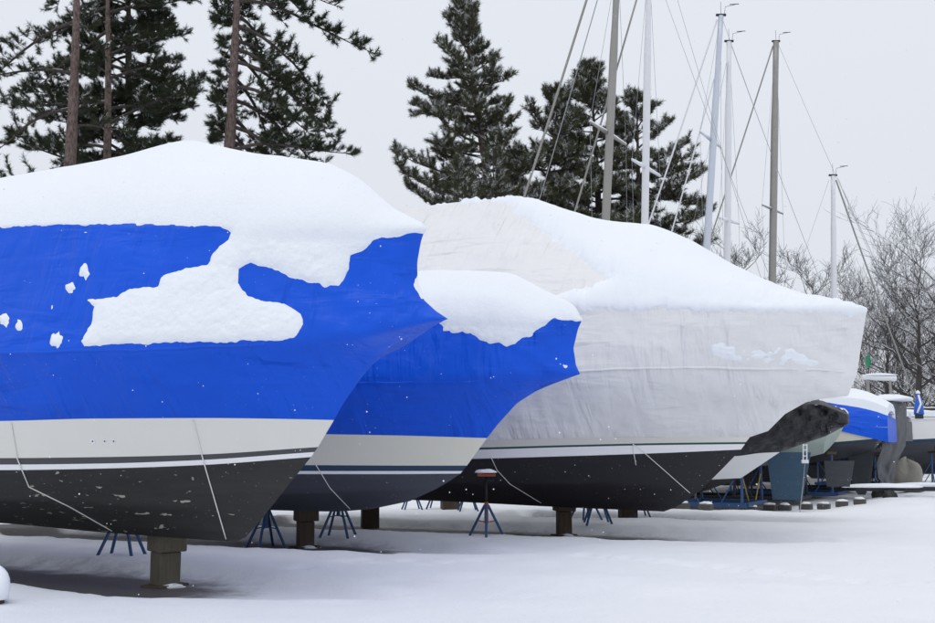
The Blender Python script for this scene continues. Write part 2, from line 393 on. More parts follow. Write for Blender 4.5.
def snow_on(boat, a, b, polys, parent, Troof, Tside, roofrow, name='snow_layer', nt=420, nrw=150, seed=1, k=5., mat='snow', rag=1.6, bow_t=None):
    G, rr = boat.surf(a, b, nt, nrw)
    s_, b_, z_ = G[..., 0], G[..., 1], G[..., 2]
    X = boat.P.x + s_ * DIR.x + b_ * NEAR.x; Y = boat.P.y + s_ * DIR.y + b_ * NEAR.y
    U, V = project(X, Y, z_)
    sc = F / Y / 80.
    U2 = U + rag * (vnoise(s_ * 5, z_ * 5, seed, 4) + .6 * vnoise(s_ * 19, z_ * 19, seed + 1, 2)); V2 = V + rag * (1.6 * vnoise(s_ * 5, z_ * 5, seed + 5, 4) + .8 * vnoise(s_ * 17, z_ * 17, seed + 6, 2))
    sd = np.full(U.shape, -1e9)
    for p in polys: sd = np.maximum(sd, sdist(U2, V2, p))
    sd = sd / sc
    rf = np.clip((rr[:, None] - roofrow) / (1.7 * SUB), 0, 1) * np.ones_like(U); rf = rf * rf * (3 - 2 * rf)
    T = Tside + (Troof - Tside) * rf
    T = T * (1 + .22 * vnoise(s_ * 1.1, z_ * 1.1 + b_, seed + 9, 3)) + .012 * vnoise(s_ * 8, z_ * 8 + b_ * 3, seed + 2, 3) * (1 - rf * .8) + .007 * vnoise(s_ * 22, z_ * 22 + b_ * 9, seed + 3, 2) * (1 - rf)
    if bow_t is not None: T = T * (1 - np.clip((s_ - bow_t) / .5, 0, 1) * .45)
    h = np.where(sd > 0, T * (1 - np.exp(-np.maximum(sd, 0) / (k * (1 + 1.2 * rf)))) , sd * .004) - .004
    h = np.maximum(h, -.03)
    # normals of the surface in (s, b, z)
    du = np.gradient(G, axis=1); dv = np.gradient(G, axis=0); N = np.cross(du, dv); N /= np.linalg.norm(N, axis=2, keepdims=True) + 1e-9
    # du ~ +s, dv ~ up; outward must have b > 0 component or up
    flip = np.where((N[..., 1] + N[..., 2] * .5) < 0, -1., 1.)[..., None]; N = N * flip
    N[-1, :, 1] = 0; N[:, -1, 1] *= .0
    for _ in range(14): N[1:-1] = (N[:-2] + 2 * N[1:-1] + N[2:]) / 4
    N[..., 2] += .35 * rf; N /= np.linalg.norm(N, axis=2, keepdims=True) + 1e-9
    Pn = G + N * h[..., None]
    ww = (np.clip((sd - 2) / 6, 0, 1) * np.clip(rf * 4, 0, 1) * (1 - np.clip((rr[:, None] - roofrow) / SUB - 3.2, 0, 1)))[..., None]
    for _ in range(60):
        Q_ = Pn.copy(); Q_[1:-1] = (Pn[:-2] + 2 * Pn[1:-1] + Pn[2:]) / 4; Pn = Pn * (1 - ww) + Q_ * ww
    Pn[..., 1] = np.maximum(Pn[..., 1], 0); Pn[-1, :, 1] = 0; Pn[:, -1, 1] = 0
    keep = sd > -4
    n, m = U.shape; idx = np.arange(n * m).reshape(n, m)
    q = np.stack([idx[:-1, :-1], idx[:-1, 1:], idx[1:, 1:], idx[1:, :-1]], -1).reshape(-1, 4)
    kq = (keep[:-1, :-1] | keep[:-1, 1:] | keep[1:, 1:] | keep[1:, :-1]).reshape(-1); q = q[kq]
    near = Pn.reshape(-1, 3).copy(); near[:, 1] *= -1; far = Pn.reshape(-1, 3)
    Vv = np.concatenate([near, far]); Q = np.concatenate([q, q[:, ::-1] + n * m])
    used = np.unique(Q); mp = -np.ones(len(Vv), int); mp[used] = np.arange(len(used))
    return mesh(name, Vv[used], mp[Q], M[mat], parent, None, True)
def boat_bvh(o, root):
    Mx = Matrix.Translation(root.location) @ Matrix.Rotation(root.rotation_euler.z, 4, 'Z')
    return BVHTree.FromPolygons([Mx @ v.co for v in o.data.vertices], [tuple(p.vertices) for p in o.data.polygons]), Mx
def cast(bv, u, v):
    rx, rz = ratios(u, v); d = Vector((rx, 1, rz)).normalized()
    h = bv.ray_cast(Vector((0, 0, CAMZ)), d)
    return (h[0], h[1], d) if h[0] is not None else None
def strap(root, bv, Mx, pts, r=.0065, name='strap', mat='rope', lift=.012):
    P = []
    for i in range(len(pts) - 1):
        n = 9
        for k in range(n + (i == len(pts) - 2)):
            f = k / n; h = cast(bv, pts[i][0] * (1 - f) + pts[i + 1][0] * f, pts[i][1] * (1 - f) + pts[i + 1][1] * f)
            if h: P.append(Mx.inverted() @ (h[0] - h[2] * lift))
    if len(P) < 2: return
    m = MB(); m.tube(P, r, 6); m.build(name, M[mat], root, True)

def chip(u, v, a, b, seed):
    r = random.Random(seed); return [(u + a * math.cos(k * .449) * r.uniform(.6, 1.15), v + b * math.sin(k * .449) * r.uniform(.6, 1.15)) for k in range(14)]
def ribbon(boat, row, w, parent, name, mat, t1=.95, out=.006, th=.004):
    A = boat.all[row]; k = [i for i in range(NTS) if TT[i] <= t1]; V = []; Fc = []
    for sg in (-1, 1):
        n0 = len(V)
        for i in k:
            s_, b, z = A[i]
            for (db, dz) in ((.0, w), (out, w * .8), (out, -w * .8), (0, -w)): V.append((s_, sg * (b + db), z + dz + .004 * math.sin(s_ * 5) + .003 * math.sin(s_ * 13)))
        for j in range(len(k) - 1):
            for q in range(3): f = (n0 + j * 4 + q, n0 + j * 4 + q + 1, n0 + j * 4 + q + 5, n0 + j * 4 + q + 4); Fc.append(f if sg > 0 else f[::-1])
    return mesh(name, V, Fc, mat, parent, None, True)
# ---- boat 1: nearest blue one
b1 = Boat((-3.5, 12.6), -6.5)
b1.line([(0, 523), (100, 532), (180, 538), (225, 541)], (236, 541.5), 0.0)
b1.between(.45, (246, 537), 9)
b1.line([(0, 500), (150, 506), (220, 511)], (261, 520), 1.2, 2.2, 1.0)
b1.between(.5, (286, 488), 9)
b1.line([(0, 470), (100, 468.5), (200, 465)], (311, 457), 1.50, 2.5, .95)
b1.line([(0, 464.5), (100, 463.5), (200, 460)], (314.5, 452), 1.52, 2.5, .95)
b1.line([(0, 458), (100, 457), (200, 454.5)], (318, 447), 1.55, 2.5, .95)
b1.line([(0, 421), (100, 418.5), (200, 418), (290, 419)], (334, 420), 1.60, 2.7, .9)
b1.between(.2, (343, 404), 8, .98).between(.42, (362, 376), 8, .95).between(.64, (387, 347), 8, .94).between(.84, (415, 329), 8, .96)
b1.line([(0, 353), (150, 350), (290, 344), (370, 335)], (448, 319), 1.84, 3.4, .8)
b1.between(.12, (436, 311), 10).between(.28, (424, 300), 10).between(.45, (417.5, 283), 9).between(.65, (417, 262), 8).between(.86, (421, 240), 8)
b1.line([(0, 227), (120, 225), (220, 227), (320, 229), (380, 229)], (425, 229), 1.38, 3.6, .75)
b1.between(.3, None).between(.6, None)
b1.line([(0, 189), (60, 179), (120, 168), (160, 157), (185, 152), (215, 158), (250, 166), (300, 172), (325, 177), (350, 190), (390, 213)], (421, 226), 0.0)
b1.finish()
def bulge(boat, lo, hi, amt):           # arch of the roof between its edge and its ridge
    for r in range(lo + 1, hi):
        f = (r - lo) / (hi - lo); boat.all[r][:, 2] += amt * math.sin(math.pi * f) * np.minimum(1, (1 - TT) * 6); boat.all[r][:, 1] *= 1 + .05 * math.sin(math.pi * f)
    return boat
I = b1.idx; bulge(b1, I[7], I[8], .10)
boat1 = empty('covered_motorboat', b1.P, -TH, label='nearest boat, blue wrap, worn black bottom, big snow patch clinging to its side', cat='boat')
hull1 = b1.strip('hull', 0, I[5], [M['bot1'], M['wgel'], M['stripe_dk'], M['cream']], [0] * I[2] + [1] * SUB + [2] * SUB + [3] * SUB, boat1, 6)
cov1 = b1.strip('cover', I[5], I[8], [M['blue']], [0] * 120, boat1, 6, .010)
snow_on(b1, I[6], I[8], [
    [(-900, 226), (0, 227), (60, 225), (120, 225), (180, 225), (222, 228), (231, 233), (228, 241), (215, 251), (207, 264), (188, 268), (161, 276), (158, 287), (130, 289), (118, 297), (86, 299), (94, 306), (90, 325), (80, 340), (84, 348), (130, 345), (200, 343), (296, 339), (304, 325), (301, 313), (285, 303), (262, 300), (249, 296), (238, 283), (238, 270), (250, 263), (272, 268), (291, 276), (325, 288), (340, 286), (350, 268), (352, 256), (372, 243), (398, 235), (418, 234), (427, 236), (445, 200), (300, 40), (-900, 40)],
    chip(84, 271, 6, 8, 1), chip(85, 232, 3, 2, 7), chip(70, 288, 5, 7, 2), chip(57, 340, 7, 10, 3), chip(52, 306, 2.5, 4, 8),
    chip(4, 320, 7, 7, 4), chip(19, 323, 4, 7, 5),
    [(413, 285), (418, 272), (426, 278), (440, 292), (447, 306), (438, 305), (420, 300)]],
    boat1, .15, .05, I[7] - .9 * SUB, k=4.5, nt=560, nrw=220, bow_t=2.6)
ribbon(b1, I[6], .016, cov1, 'seam', M['blue'], .86)
bv1, Mx1 = boat_bvh(hull1, boat1)
strap(boat1, bv1, Mx1, [(11, 423), (17, 458), (29, 487), (70, 507), (112, 531)])
strap(boat1, bv1, Mx1, [(193, 420), (201, 452), (206, 470), (226, 539)])
for u in (93, 105, 114):
    h = cast(bv1, u, 441)
    if h:
        m = MB(); c = Mx1.inverted() @ h[0]; nn = Mx1.to_3x3().inverted() @ h[1]
        if nn.y > 0: nn = -nn
        m.tube([c - nn * .005, c + nn * .008], .026 if u < 100 else .02, 12); m.tube([c + nn * .008, c + nn * .010], .010, 8, 1)
        m.build('drain_fitting', [M['wgel'], M['black_fit']], boat1)

# ---- boat 2: second blue one
b2 = Boat((-2.59, 17.4), -6.0)
b2.line([(200, 508), (285, 510.5), (330, 511.5)], (372, 509), 0.0)
b2.between(.4, (410, 501), 8)
b2.line([(250, 494), (360, 492)], (436, 489), 1.1, 2.2, 1.)
b2.between(.5, (451, 480), 8)
b2.line([(200, 475), (300, 474), (400, 474)], (460.5, 473.5), 1.40, 2.4, .95)
b2.line([(200, 472), (300, 471), (400, 471)], (462.5, 471), 1.41, 2.4, .95)
b2.line([(200, 467), (300, 465), (400, 465.5)], (467, 465.5), 1.43, 2.4, .95)
b2.line([(200, 434), (300, 434), (400, 435.5)], (487, 438), 1.52, 2.6, .9)
b2.between(.2, (498, 424), 8).between(.45, (517, 403), 8, .96).between(.7, (541, 388), 8, .96)
b2.line([(300, 382), (440, 381), (530, 378.5)], (580, 374), 1.66, 3.4, .8)
b2.between(.15, (576, 365), 10).between(.4, (573.5, 348), 9).between(.75, (578, 329), 8)
b2.line([(300, 318), (450, 318), (540, 320)], (582, 320), 1.32, 3.6, .75)
b2.between(.3, None).between(.6, None)
b2.line([(300, 286), (380, 282), (425, 281), (460, 282), (500, 284), (530, 292), (560, 303), (572, 310)], (580, 318.5), 0.0)
b2.finish(); I = b2.idx; bulge(b2, I[7], I[8], .06)
boat2 = empty('covered_motorboat', b2.P, -TH, label='smaller blue-wrapped boat with slate bottom and navy stripe, second from the camera', cat='boat')
hull2 = b2.strip('hull', 0, I[5], [M['bot2'], M['wgel'], M['stripe_navy'], M['cream2']], [0] * I[2] + [1] * SUB + [2] * SUB + [3] * SUB, boat2, 6)
cov2 = b2.strip('cover', I[5], I[8], [M['blue']], [0] * 120, boat2, 6, .010)
snow_on(b2, I[6], I[8], [[(-600, 322), (300, 322), (440, 324), (452, 331), (470, 333), (480, 340), (490, 345), (497, 342), (510, 346), (516, 347), (521, 340), (532, 334), (540, 325), (556, 319), (572, 321), (586, 322), (600, 200), (-600, 120)],
    [(441, 310), (446, 302), (450, 330), (444, 330)], [(563, 363), (568, 364), (567, 369), (564, 367)]], boat2, .17, .05, I[7] - .7 * SUB, seed=4, k=5, bow_t=3.7)
ribbon(b2, I[6], .016, cov2, 'seam', M['blue'], .9)
bv2, Mx2 = boat_bvh(hull2, boat2)
strap(boat2, bv2, Mx2, [(316, 465), (330, 488), (350, 509)])

# ---- boat 3: big white one
b3 = Boat((1.72, 19.55), -6.5)
b3.line([(300, 496), (440, 501), (560, 507), (640, 510.5)], (664, 511.5), 0.0)
b3.between(.4, (676, 507), 9)
b3.line([(450, 483), (600, 484)], (700, 491), 1.35, 2.2, 1.)
b3.between(.5, (722, 469), 9)
b3.line([(450, 459), (570, 456), (660, 453)], (741, 449.5), 1.68, 2.5, .95)
b3.line([(450, 450), (570, 447), (660, 445)], (745, 444), 1.72, 2.5, .95)
b3.line([(450, 448), (570, 445), (660, 443)], (746, 442), 1.725, 2.5, .95)
b3.line([(450, 441), (570, 438), (680, 437)], (750, 437), 1.75, 2.7, .9)
b3.between(.12, (768, 431), 10).between(.3, (785, 414), 10, .97).between(.5, (810, 400), 10, .96).between(.75, (848, 396), 10, .97)
b3.line([(450, 373), (585, 373), (700, 372), (800, 373)], (857, 374), 1.98, 3.8, .72)
b3.between(.5, (862, 340), 6)
b3.line([(450, 303), (585, 304), (700, 306), (800, 308)], (867, 310), 1.70, 4.2, .65)
b3.between(.3, None).between(.6, None)
b3.line([(405, 209), (450, 203), (500, 199), (530, 205), (560, 216), (600, 229), (650, 235), (680, 247), (720, 269), (760, 287), (800, 300), (840, 306)], (865, 309), 0.0)
b3.finish(); I = b3.idx; bulge(b3, I[7], I[8], .10)
boat3 = empty('covered_motorboat', b3.P, -TH, label='largest boat, wrapped in white film, long snowy roof, black bottom with thin green line', cat='boat')
hull3 = b3.strip('hull', 0, I[5], [M['bot3'], M['wgel'], M['stripe_green'], M['cream']], [0] * I[2] + [1] * SUB + [2] * SUB + [3] * SUB, boat3, 6)
cov3 = b3.strip('cover', I[5], I[8], [M['white']], [0] * 120, boat3, 6, .018)
snow_on(b3, I[7] - 2, I[8], [[(300, 200), (440, 203), (500, 203), (515, 212), (545, 232), (575, 255), (600, 272), (608, 279), (588, 287), (560, 292), (540, 309), (700, 311), (800, 312.5), (870, 315), (900, 250), (700, 100), (300, 100)],
    ], boat3, .19, .05, I[7] - .5 * SUB, seed=14, nrw=170, k=6, mat='snow_soft', bow_t=4.6, rag=3.2)
for pl in ([(710, 343), (722, 341), (735, 344), (752, 347), (790, 349), (813, 357), (830, 366), (800, 367), (760, 362), (735, 361), (713, 356)],):
    snow_on(b3, I[6], I[7], [pl], boat3, .02, .012, I[7] + 500, name='snow_patch', seed=24, nrw=110, k=3)
ribbon(b3, I[6], .022, cov3, 'seam', M['white'], .99, .012)
bv3, Mx3 = boat_bvh(hull3, boat3)
strap(boat3, bv3, Mx3, [(490, 455), (497, 470), (510, 484), (541, 503)])
strap(boat3, bv3, Mx3, [(633, 444), (640, 449), (664, 470), (690, 493)])
strap(boat3, bv3, Mx3, [(633, 444), (633.5, 452), (636, 465)], .006)

# ---- boat 4: black tarp, white hull
b4 = Boat((3.7, 23.2), -3.2)
b4.line([(600, 494), (660, 495)], (684, 496), 0.0)
b4.line([(600, 489)], (708, 490), .8, 2.2, 1.)
b4.line([(600, 483), (700, 480)], (741, 478), 1.05, 2.5, .95)
b4.line([(650, 456), (735, 456), (760, 453)], (780, 452), 1.2, 2.6, .9)
b4.between(.2, (800, 445), 8).between(.6, (826, 436), 8)
b4.line([(700, 425), (780, 424), (820, 420)], (849, 424), 1.3, 3.2, .6)
b4.line([(700, 405), (780, 404), (815, 404)], (849, 415), 1.1, 3.2, .5)
b4.line([(700, 385), (780, 389), (812, 397)], (845, 410), 0.0)
b4.finish(0); I = b4.idx
boat4 = empty('covered_motorboat', b4.P, -TH, label='white-hulled boat under a black tarp, its bow poking out past the big white one', cat='boat')
b4.strip('hull', 0, I[3], [M['bot3'], M['wgel']], [0] * 12 + [1] * SUB, boat4, 5)
b4.strip('tarp', I[3], I[6], [M['black']], [0] * 120, boat4, 8, .07)
snow_on(b4, I[3] + 4, I[6], [[(600, 380), (780, 380), (800, 392), (812, 399), (800, 402), (770, 398), (600, 402)], [(812, 398), (820, 396), (832, 399), (847, 410), (842, 411), (830, 404)]],
    boat4, .03, .015, I[5], seed=31, k=3, rag=1.5, nt=620, nrw=260)

# ------------------------------------------------------------------ sailboats further along the row (stern towards us, to the right)
def sail_hull(root, stern, L, B, zs, zb, top, bot, band=None, mats=None, keelz=.35, rudder=True, rud_mat=None, cover=None, covh=1.0, keel=True, snowy=.12):
    """local x runs from the transom (0) to the bow (L); zs sheer height, zb height of the hull's belly"""
    n = 30; rows = []
    lv = [(0, 0), (.45, .14), (.8, .30), (.95, .46), (.97, .54), (1.0, 1.)]
    for (wb, wz) in lv:
        r = []
        for i in range(n + 1):
            t = i / n; x = L * t + (1 - wz) * .55 * (1 - t) * 1 - (1 - wz) * t * 1.3
            f = math.sin(math.pi * (min(1, .30 + .70 * t))) if t > .0 else .81
            f = (1 - ((t - .38) / .62) ** 2.2) ** .9 if t > .38 else 1 - ((.38 - t) / .38) ** 2 * .34
            zbot = zb + .45 * max(0, (.35 - t) / .35) ** 1.6 + .5 * max(0, (t - .6) / .4) ** 2
            sheer = zs + .25 * max(0, (t - .4)) ** 2 * 2 + .04 * abs(t)
            r.append((x, B * wb * max(f, 0), zbot + (sheer - zbot) * wz))
        rows.append(r)
    def skin(name, rs, mats, mi, close_bottom=False, cap=True):
        V = []; Fc = []; MI = []; m = n + 1; k = len(rs)
        for sg in (-1, 1):
            for r in rs: V += [(x, sg * y, z) for x, y, z in r]
        off = k * m
        for i in range(k - 1):
            for j in range(n):
                q = (i * m + j, i * m + j + 1, (i + 1) * m + j + 1, (i + 1) * m + j); Fc.append(q[::-1]); MI.append(mi[i]); Fc.append(tuple(off + a for a in q)); MI.append(mi[i])
            if cap: Fc.append((i * m, (i + 1) * m, off + (i + 1) * m, off + i * m)); MI.append(mi[i])
        o = mesh(name, V, Fc, mats, root, MI, True)
        try: o.data.set_sharp_from_angle(angle=R(35))
        except Exception: pass
        return o
    skin('hull', rows, [bot, band or top, top], [0, 0, 0, 1, 2])
    # deck or cover
    edge = rows[-1]; cr = []
    for f, g in (((1., 0), (.99, .42), (.84, .74), (.45, .94), (0, 1)) if cover else ((1., 0), (1.02, .25), (.86, .62), (.45, .93), (0, 1))):
        cr.append([(x, y * f, z + covh * g * (1 if cover else .12) * (1 - .35 * abs(x / L * 2 - .7)) * (1 - (.5 * math.exp(-max(x, 0) / .9) if cover else 0))) for x, y, z in edge])
    cr[0] = [(x, y * 1.012, z - .06 - (.38 * max(0, 1 - x / 1.5) if cover else 0)) for x, y, z in edge]
    skin('cover' if cover else 'deck', cr, [cover or M['wgel']], [0] * 5)
    if snowy:
        wob = lambda x: .10 + .16 * math.sin(x * 1.9 + 1) + .09 * math.sin(x * 4.7) + .05 * math.sin(x * 9.1)
        sr = [[(x, y * 1.02 + (.02 if y > 0 else 0), z - ((z - z1) * min(.95, max(0, .3 + wob(x))) if cover else -snowy * .15)) for (x, y, z), (x1, y1, z1) in zip(cr[2], cr[1])], [(x, y * .98, z + snowy * (1 + .2 * math.sin(x * 3))) for x, y, z in cr[2]], [(x, y, z + snowy * (1.2 + .3 * math.sin(x * 2.1))) for x, y, z in cr[3]], [(x, y, z + snowy * (1.2 + .3 * math.sin(x * 2.1))) for x, y, z in cr[4]]]
        if not cover: sr = [[(x, y * 1.0, z + .02) for x, y, z in cr[1]], [(x, y * .98, z + snowy) for x, y, z in cr[1]]] + sr[1:]
        skin('snow_layer', sr, [M['snow_soft']], [0] * 5)
    def fin(name, pts, th, mat):
        V = []; k = len(pts)
        for sg in (-1, 1): V += [(x, sg * th, z) for x, z in pts]
        cx = sum(p[0] for p in pts) / k
        V = [(x, y * (1 if abs(x - cx) < .2 else .35), z) for x, y, z in V]
        Fc = [tuple(range(k)), tuple(range(k, 2 * k))[::-1]] + [(i, k + i, k + (i + 1) % k, (i + 1) % k) for i in range(k)]
        mesh(name, V, Fc, mat, root, None, False)
    if keel: fin('keel', [(L * .38, zb + .1), (L * .42, keelz), (L * .58, keelz), (L * .64, zb + .1)], .09, bot)
    if rudder: fin('rudder', rudder, .035, rud_mat or bot)

def sailboat(stern, L, B, zs, zb, mastu, masttop, mastw, spar, spreads, label, stays=(), hang=True, **k):
    sg = k.pop('sg', 1)
    root = empty('sailboat', Vector((stern[0], stern[1], 0)), (math.pi - TH) if sg > 0 else -TH, label=label, cat='sailboat')
    sail_hull(root, stern, L, B, zs, zb, **k)
    inv = (Matrix.Translation(root.location) @ Matrix.Rotation(root.rotation_euler.z, 4, 'Z')).inverted()
    D = Vector((-DIR.x, -DIR.y, 0)) * sg
    u0, v0 = mastu; rx, rz = ratios(u0, v0)
    a = (rx * stern[1] - stern[0]) / (D.x - rx * D.y); Y = stern[1] + a * D.y
    p1 = atd(u0, v0, Y); pt = atd(masttop[0], masttop[1], Y)
    dirn = (pt - p1).normalized(); p0 = p1 + dirn * ((zs + .1 - p1.z) / dirn.z)
    w = mastw / F * Y / 2
    m = MB(); n = 14; pts = [p0.lerp(pt, i / n) for i in range(n + 1)]
    m.tube([inv @ p for p in pts], [w * (1 if i < n - 2 else .8) for i in range(n + 1)], 12)
    mast = m.build('mast', spar, root, True)
    hd = MB(); top = inv @ pt; ax = (inv.to_3x3() @ Vector((1, 0, 0)))
    if masttop[1] > 0:
        hd.box(top + Vector((0, 0, .03)), (.34, .08, .07), math.atan2(ax.y, ax.x)); hd.tube([top, top + Vector((0, 0, .5))], .007, 5)
        hd.tube([top + ax * .12 + Vector((0, 0, .05)), top + ax * .15 + Vector((0, 0, .32)), top + ax * .5 + Vector((0, 0, .40))], .008, 5)
        hd.tube([top + ax * .3 + Vector((0, 0, .40)), top + ax * .62 + Vector((0, 0, .42))], .014, 5)
        hd.build('masthead', M['dark_steel'], mast)
    def P(u, v, y=Y): return inv @ atd(u, v, y)
    for (ua, va, ub, vb) in spreads:
        sm = MB(); A = P(ua, va, Y - .6); Bp = P(ub, vb, Y + .6); C = A.lerp(Bp, .5)
        sm.tube([A, C], [.03, .055], 6); sm.tube([C, Bp], [.055, .03], 6)
        sm.tube([A + Vector((0, 0, .03)), C + Vector((0, 0, .055))], [.03, .04], 6, 1); sm.tube([C + Vector((0, 0, .055)), Bp + Vector((0, 0, .03))], [.04, .03], 6, 1)
        sm.build('spreader', [spar, M['snow_soft']], mast, True)
        for e in (A, Bp):
            w_ = MB(); base = C.copy(); base.z = zs; base += (e - C) * .9; w_.tube([e, base], .006, 4)
            if masttop[1] > -300: w_.tube([e, inv @ pt], .006, 4)
            w_.build('shroud', M['wire'], mast)
    for (ua, va, ub, vb, r, mt) in stays:
        w_ = MB(); A = P(ua, va); Bp = P(ub, vb, Y + (.6 if (ub < ua) == (sg > 0) else -1.6)); d = Bp - A
        ext = (zs + .2 - A.z) / d.z if d.z else 1; Bp = A + d * max(1, min(ext, 3.2 if sg < 0 else 1.7))
        w_.tube([A.lerp(Bp, i / 10) - Vector((0, 0, .12 * math.sin(math.pi * i / 10))) for i in range(11)], r, 6); w_.build('stay', mt, mast, True)
    return root
# furled forestays are thick, plain stays thin
sailboat((7.9, 27.0), 9.5, 1.45, 2.35, 1.35, (606, 215), (618, -40), 8.5, M['alu_grey'], [(590, 122, 626, 145)],
    'sailboat in the row with a blue rudder and the brown-grey mast, leftmost of the masts', stays=[(596, -30, 525, 190, .035, M['alu_grey']), (606, -30, 541, 190, .014, M['wire']), (640, -12, 574, 210, .028, M['alu_grey'])],
    top=M['wgel'], bot=M['bot_grey'], rudder=[(-.45, 1.45), (.62, 1.45), (.50, .3), (-.20, .3)], rud_mat=M['bot_blue'])
sailboat((10.3, 30.3), 9.5, 1.4, 2.4, .95, (645, 215), (649, -40), 7.5, M['alu_white'], [(632, 160, 660, 176)],
    'sailboat with sage green topsides and the white mast beside the leftmost one', stays=[(664, -5, 722, 150, .0065, M['wire']), (676, -5, 735, 190, .0065, M['wire'])],
    top=M['sage'], band=M['sage'], bot=M['sage'], rudder=[(-.25, 1.2), (.55, 1.2), (.5, .5), (-.1, .5)], rud_mat=M['bot_grey'])
sailboat((12.75, 33.2), 9.8, 1.5, 2.15, 1.0, (707, 245), (721, 16), 7, M['alu_blue'], [(700, 132, 721, 148)],
    'cream sailboat with a small bright blue cover behind the black-tarped bow, pale leaning mast', stays=[(717, 20, 648, 222, .03, M['alu_white']), (714, 79, 670, 234, .025, M['alu_white']), (722, 18, 775, 160, .0065, M['wire'])],
    top=M['cream2'], bot=M['bot_grey'], band=M['stripe_navy'], rudder=[(.55, 1.4), (1.30, 1.4), (1.2, .35), (1.05, .14), (.85, .14), (.68, .5)], rud_mat=M['bot_grey'], cover=M['blue'], covh=1.3, snowy=.2)
sailboat((14.6, 36.6), 10.0, 1.6, 2.2, 1.1, (727.5, 250), (729, 42), 6.5, M['alu_white'], [(719, 218, 739, 224)],
    'grey-tarped sailboat behind the cream boat, its white mast just right of the leaning one', stays=[(731, 45, 790, 200, .0065, M['wire']), (727, 60, 690, 235, .0065, M['wire'])],
    top=M['wgel'], bot=M['bot_grey'], rudder=[(-.1, 1.2), (.5, 1.2), (.4, .35), (.0, .4)], cover=M['greytarp'], covh=1.0, snowy=.15)
sailboat((19.3, 40.2), 11.5, 1.75, 2.6, .85, (772.5, 268), (776, 42), 7.5, M['alu_grey'], [(762, 205, 783, 214)],
    'big white sailboat at the right edge, snow on deck, dark brownish mast', stays=[(773, 46, 714, 225, .032, M['alu_grey']), (779, 46, 838, 178, .0065, M['wire']), (838, 178, 880, 275, .0065, M['wire'])],
    top=M['wgel'], bot=M['bot_grey'], band=M['stripe_navy'], rudder=[(-.1, 1.2), (.5, 1.2), (.4, .35), (.0, .4)], snowy=.2)
sailboat((11.6, 45.5), 10, 1.6, 2.3, 1.2, (834, 290), (833, 176), 5.5, M['alu_white'], [],
    'sailboat farthest back with the short white mast at the right', stays=[(836, 180, 873, 282, .034, M['alu_grey']), (839, 181, 880, 268, .0065, M['wire']), (829, 180, 800, 262, .0065, M['wire'])],
    top=M['wgel'], bot=M['bot_grey'], rudder=[(-.1, 1.2), (.5, 1.2), (.4, .35), (.0, .4)], snowy=.15, sg=-1)

r_ = empty('motorboat', (25.5, 47, 0), math.pi - TH, label='low white hull seen between the stands behind the grey tarp', cat='boat')
sail_hull(r_, None, 9, 1.5, 1.75, .35, M['wgel'], M['bot3'], keel=False, rudder=None, snowy=.2)
# grey tarp hanging down beside the cream boat
def hanging(name, pts3, mat, root, amp=.06, folds=4, n=40):
    # pts3: list of rows (each a polyline of equal length) top to bottom
    A = np.array([[tuple(p) for p in r] for r in pts3]); k, c = A.shape[:2]; V = []; Fc = []
    ri = np.linspace(0, k - 1, 26); ci = np.linspace(0, c - 1, n)
    for r in ri:
        i = min(int(r), k - 2); f = r - i; row = A[i] * (1 - f) + A[i + 1] * f
        for q in ci:
            j = min(int(q), c - 2); g = q - j; p = row[j] * (1 - g) + row[j + 1] * g
            w = amp * (math.sin(q / (c - 1) * folds * 3.1 + r * 1.3 + 1.5 * math.sin(r * 1.7)) + .6 * math.sin(q * 5.3 - r * 2.9) + .4 * math.sin(q * 11 + r * 5))
            V.append((p[0] + w * .3, p[1] + w, p[2] + w * .2))
    nn = len(ci)
    for i in range(len(ri) - 1):
        for j in range(nn - 1): Fc.append((i * nn + j, i * nn + j + 1, (i + 1) * nn + j + 1, (i + 1) * nn + j))
    o = mesh(name, V, Fc, mat, root, None, True); sm = o.modifiers.new('thick', 'SOLIDIFY'); sm.thickness = .012; return o
t = empty('hanging_tarp', (13.2, 34.4, 0), 0, label='loose dark grey tarp hanging in folds nearly to the snow right of the cream boat', cat='tarp')
def rel(o, u, v, Y): return atd(u, v, Y) - o.location
hanging('tarp_sheet', [[rel(t, 880, 399, 33.6), rel(t, 893, 400, 34.2), rel(t, 906, 404, 35)], [rel(t, 879, 425, 33.5), rel(t, 892, 425, 34.2), rel(t, 907, 430, 34.9)],
    [rel(t, 882, 448, 33.3), rel(t, 893, 450, 34.2), rel(t, 905, 446, 34.8)], [rel(t, 876, 464, 33.4), rel(t, 886, 466, 34), rel(t, 897, 464, 34.5)], [rel(t, 878, 478, 33.5), rel(t, 888, 480, 34), rel(t, 893, 480, 34.4)], [rel(t, 886, 488, 33.6), rel(t, 890, 490, 34), rel(t, 894, 489, 34.3)]], M['greytarp'], t)
sm = MB(); sm.blob(rel(t, 893, 400, 34.3), (.55, .7, .16), 3); sm.build('snow_layer', M['snow_soft'], t, True)

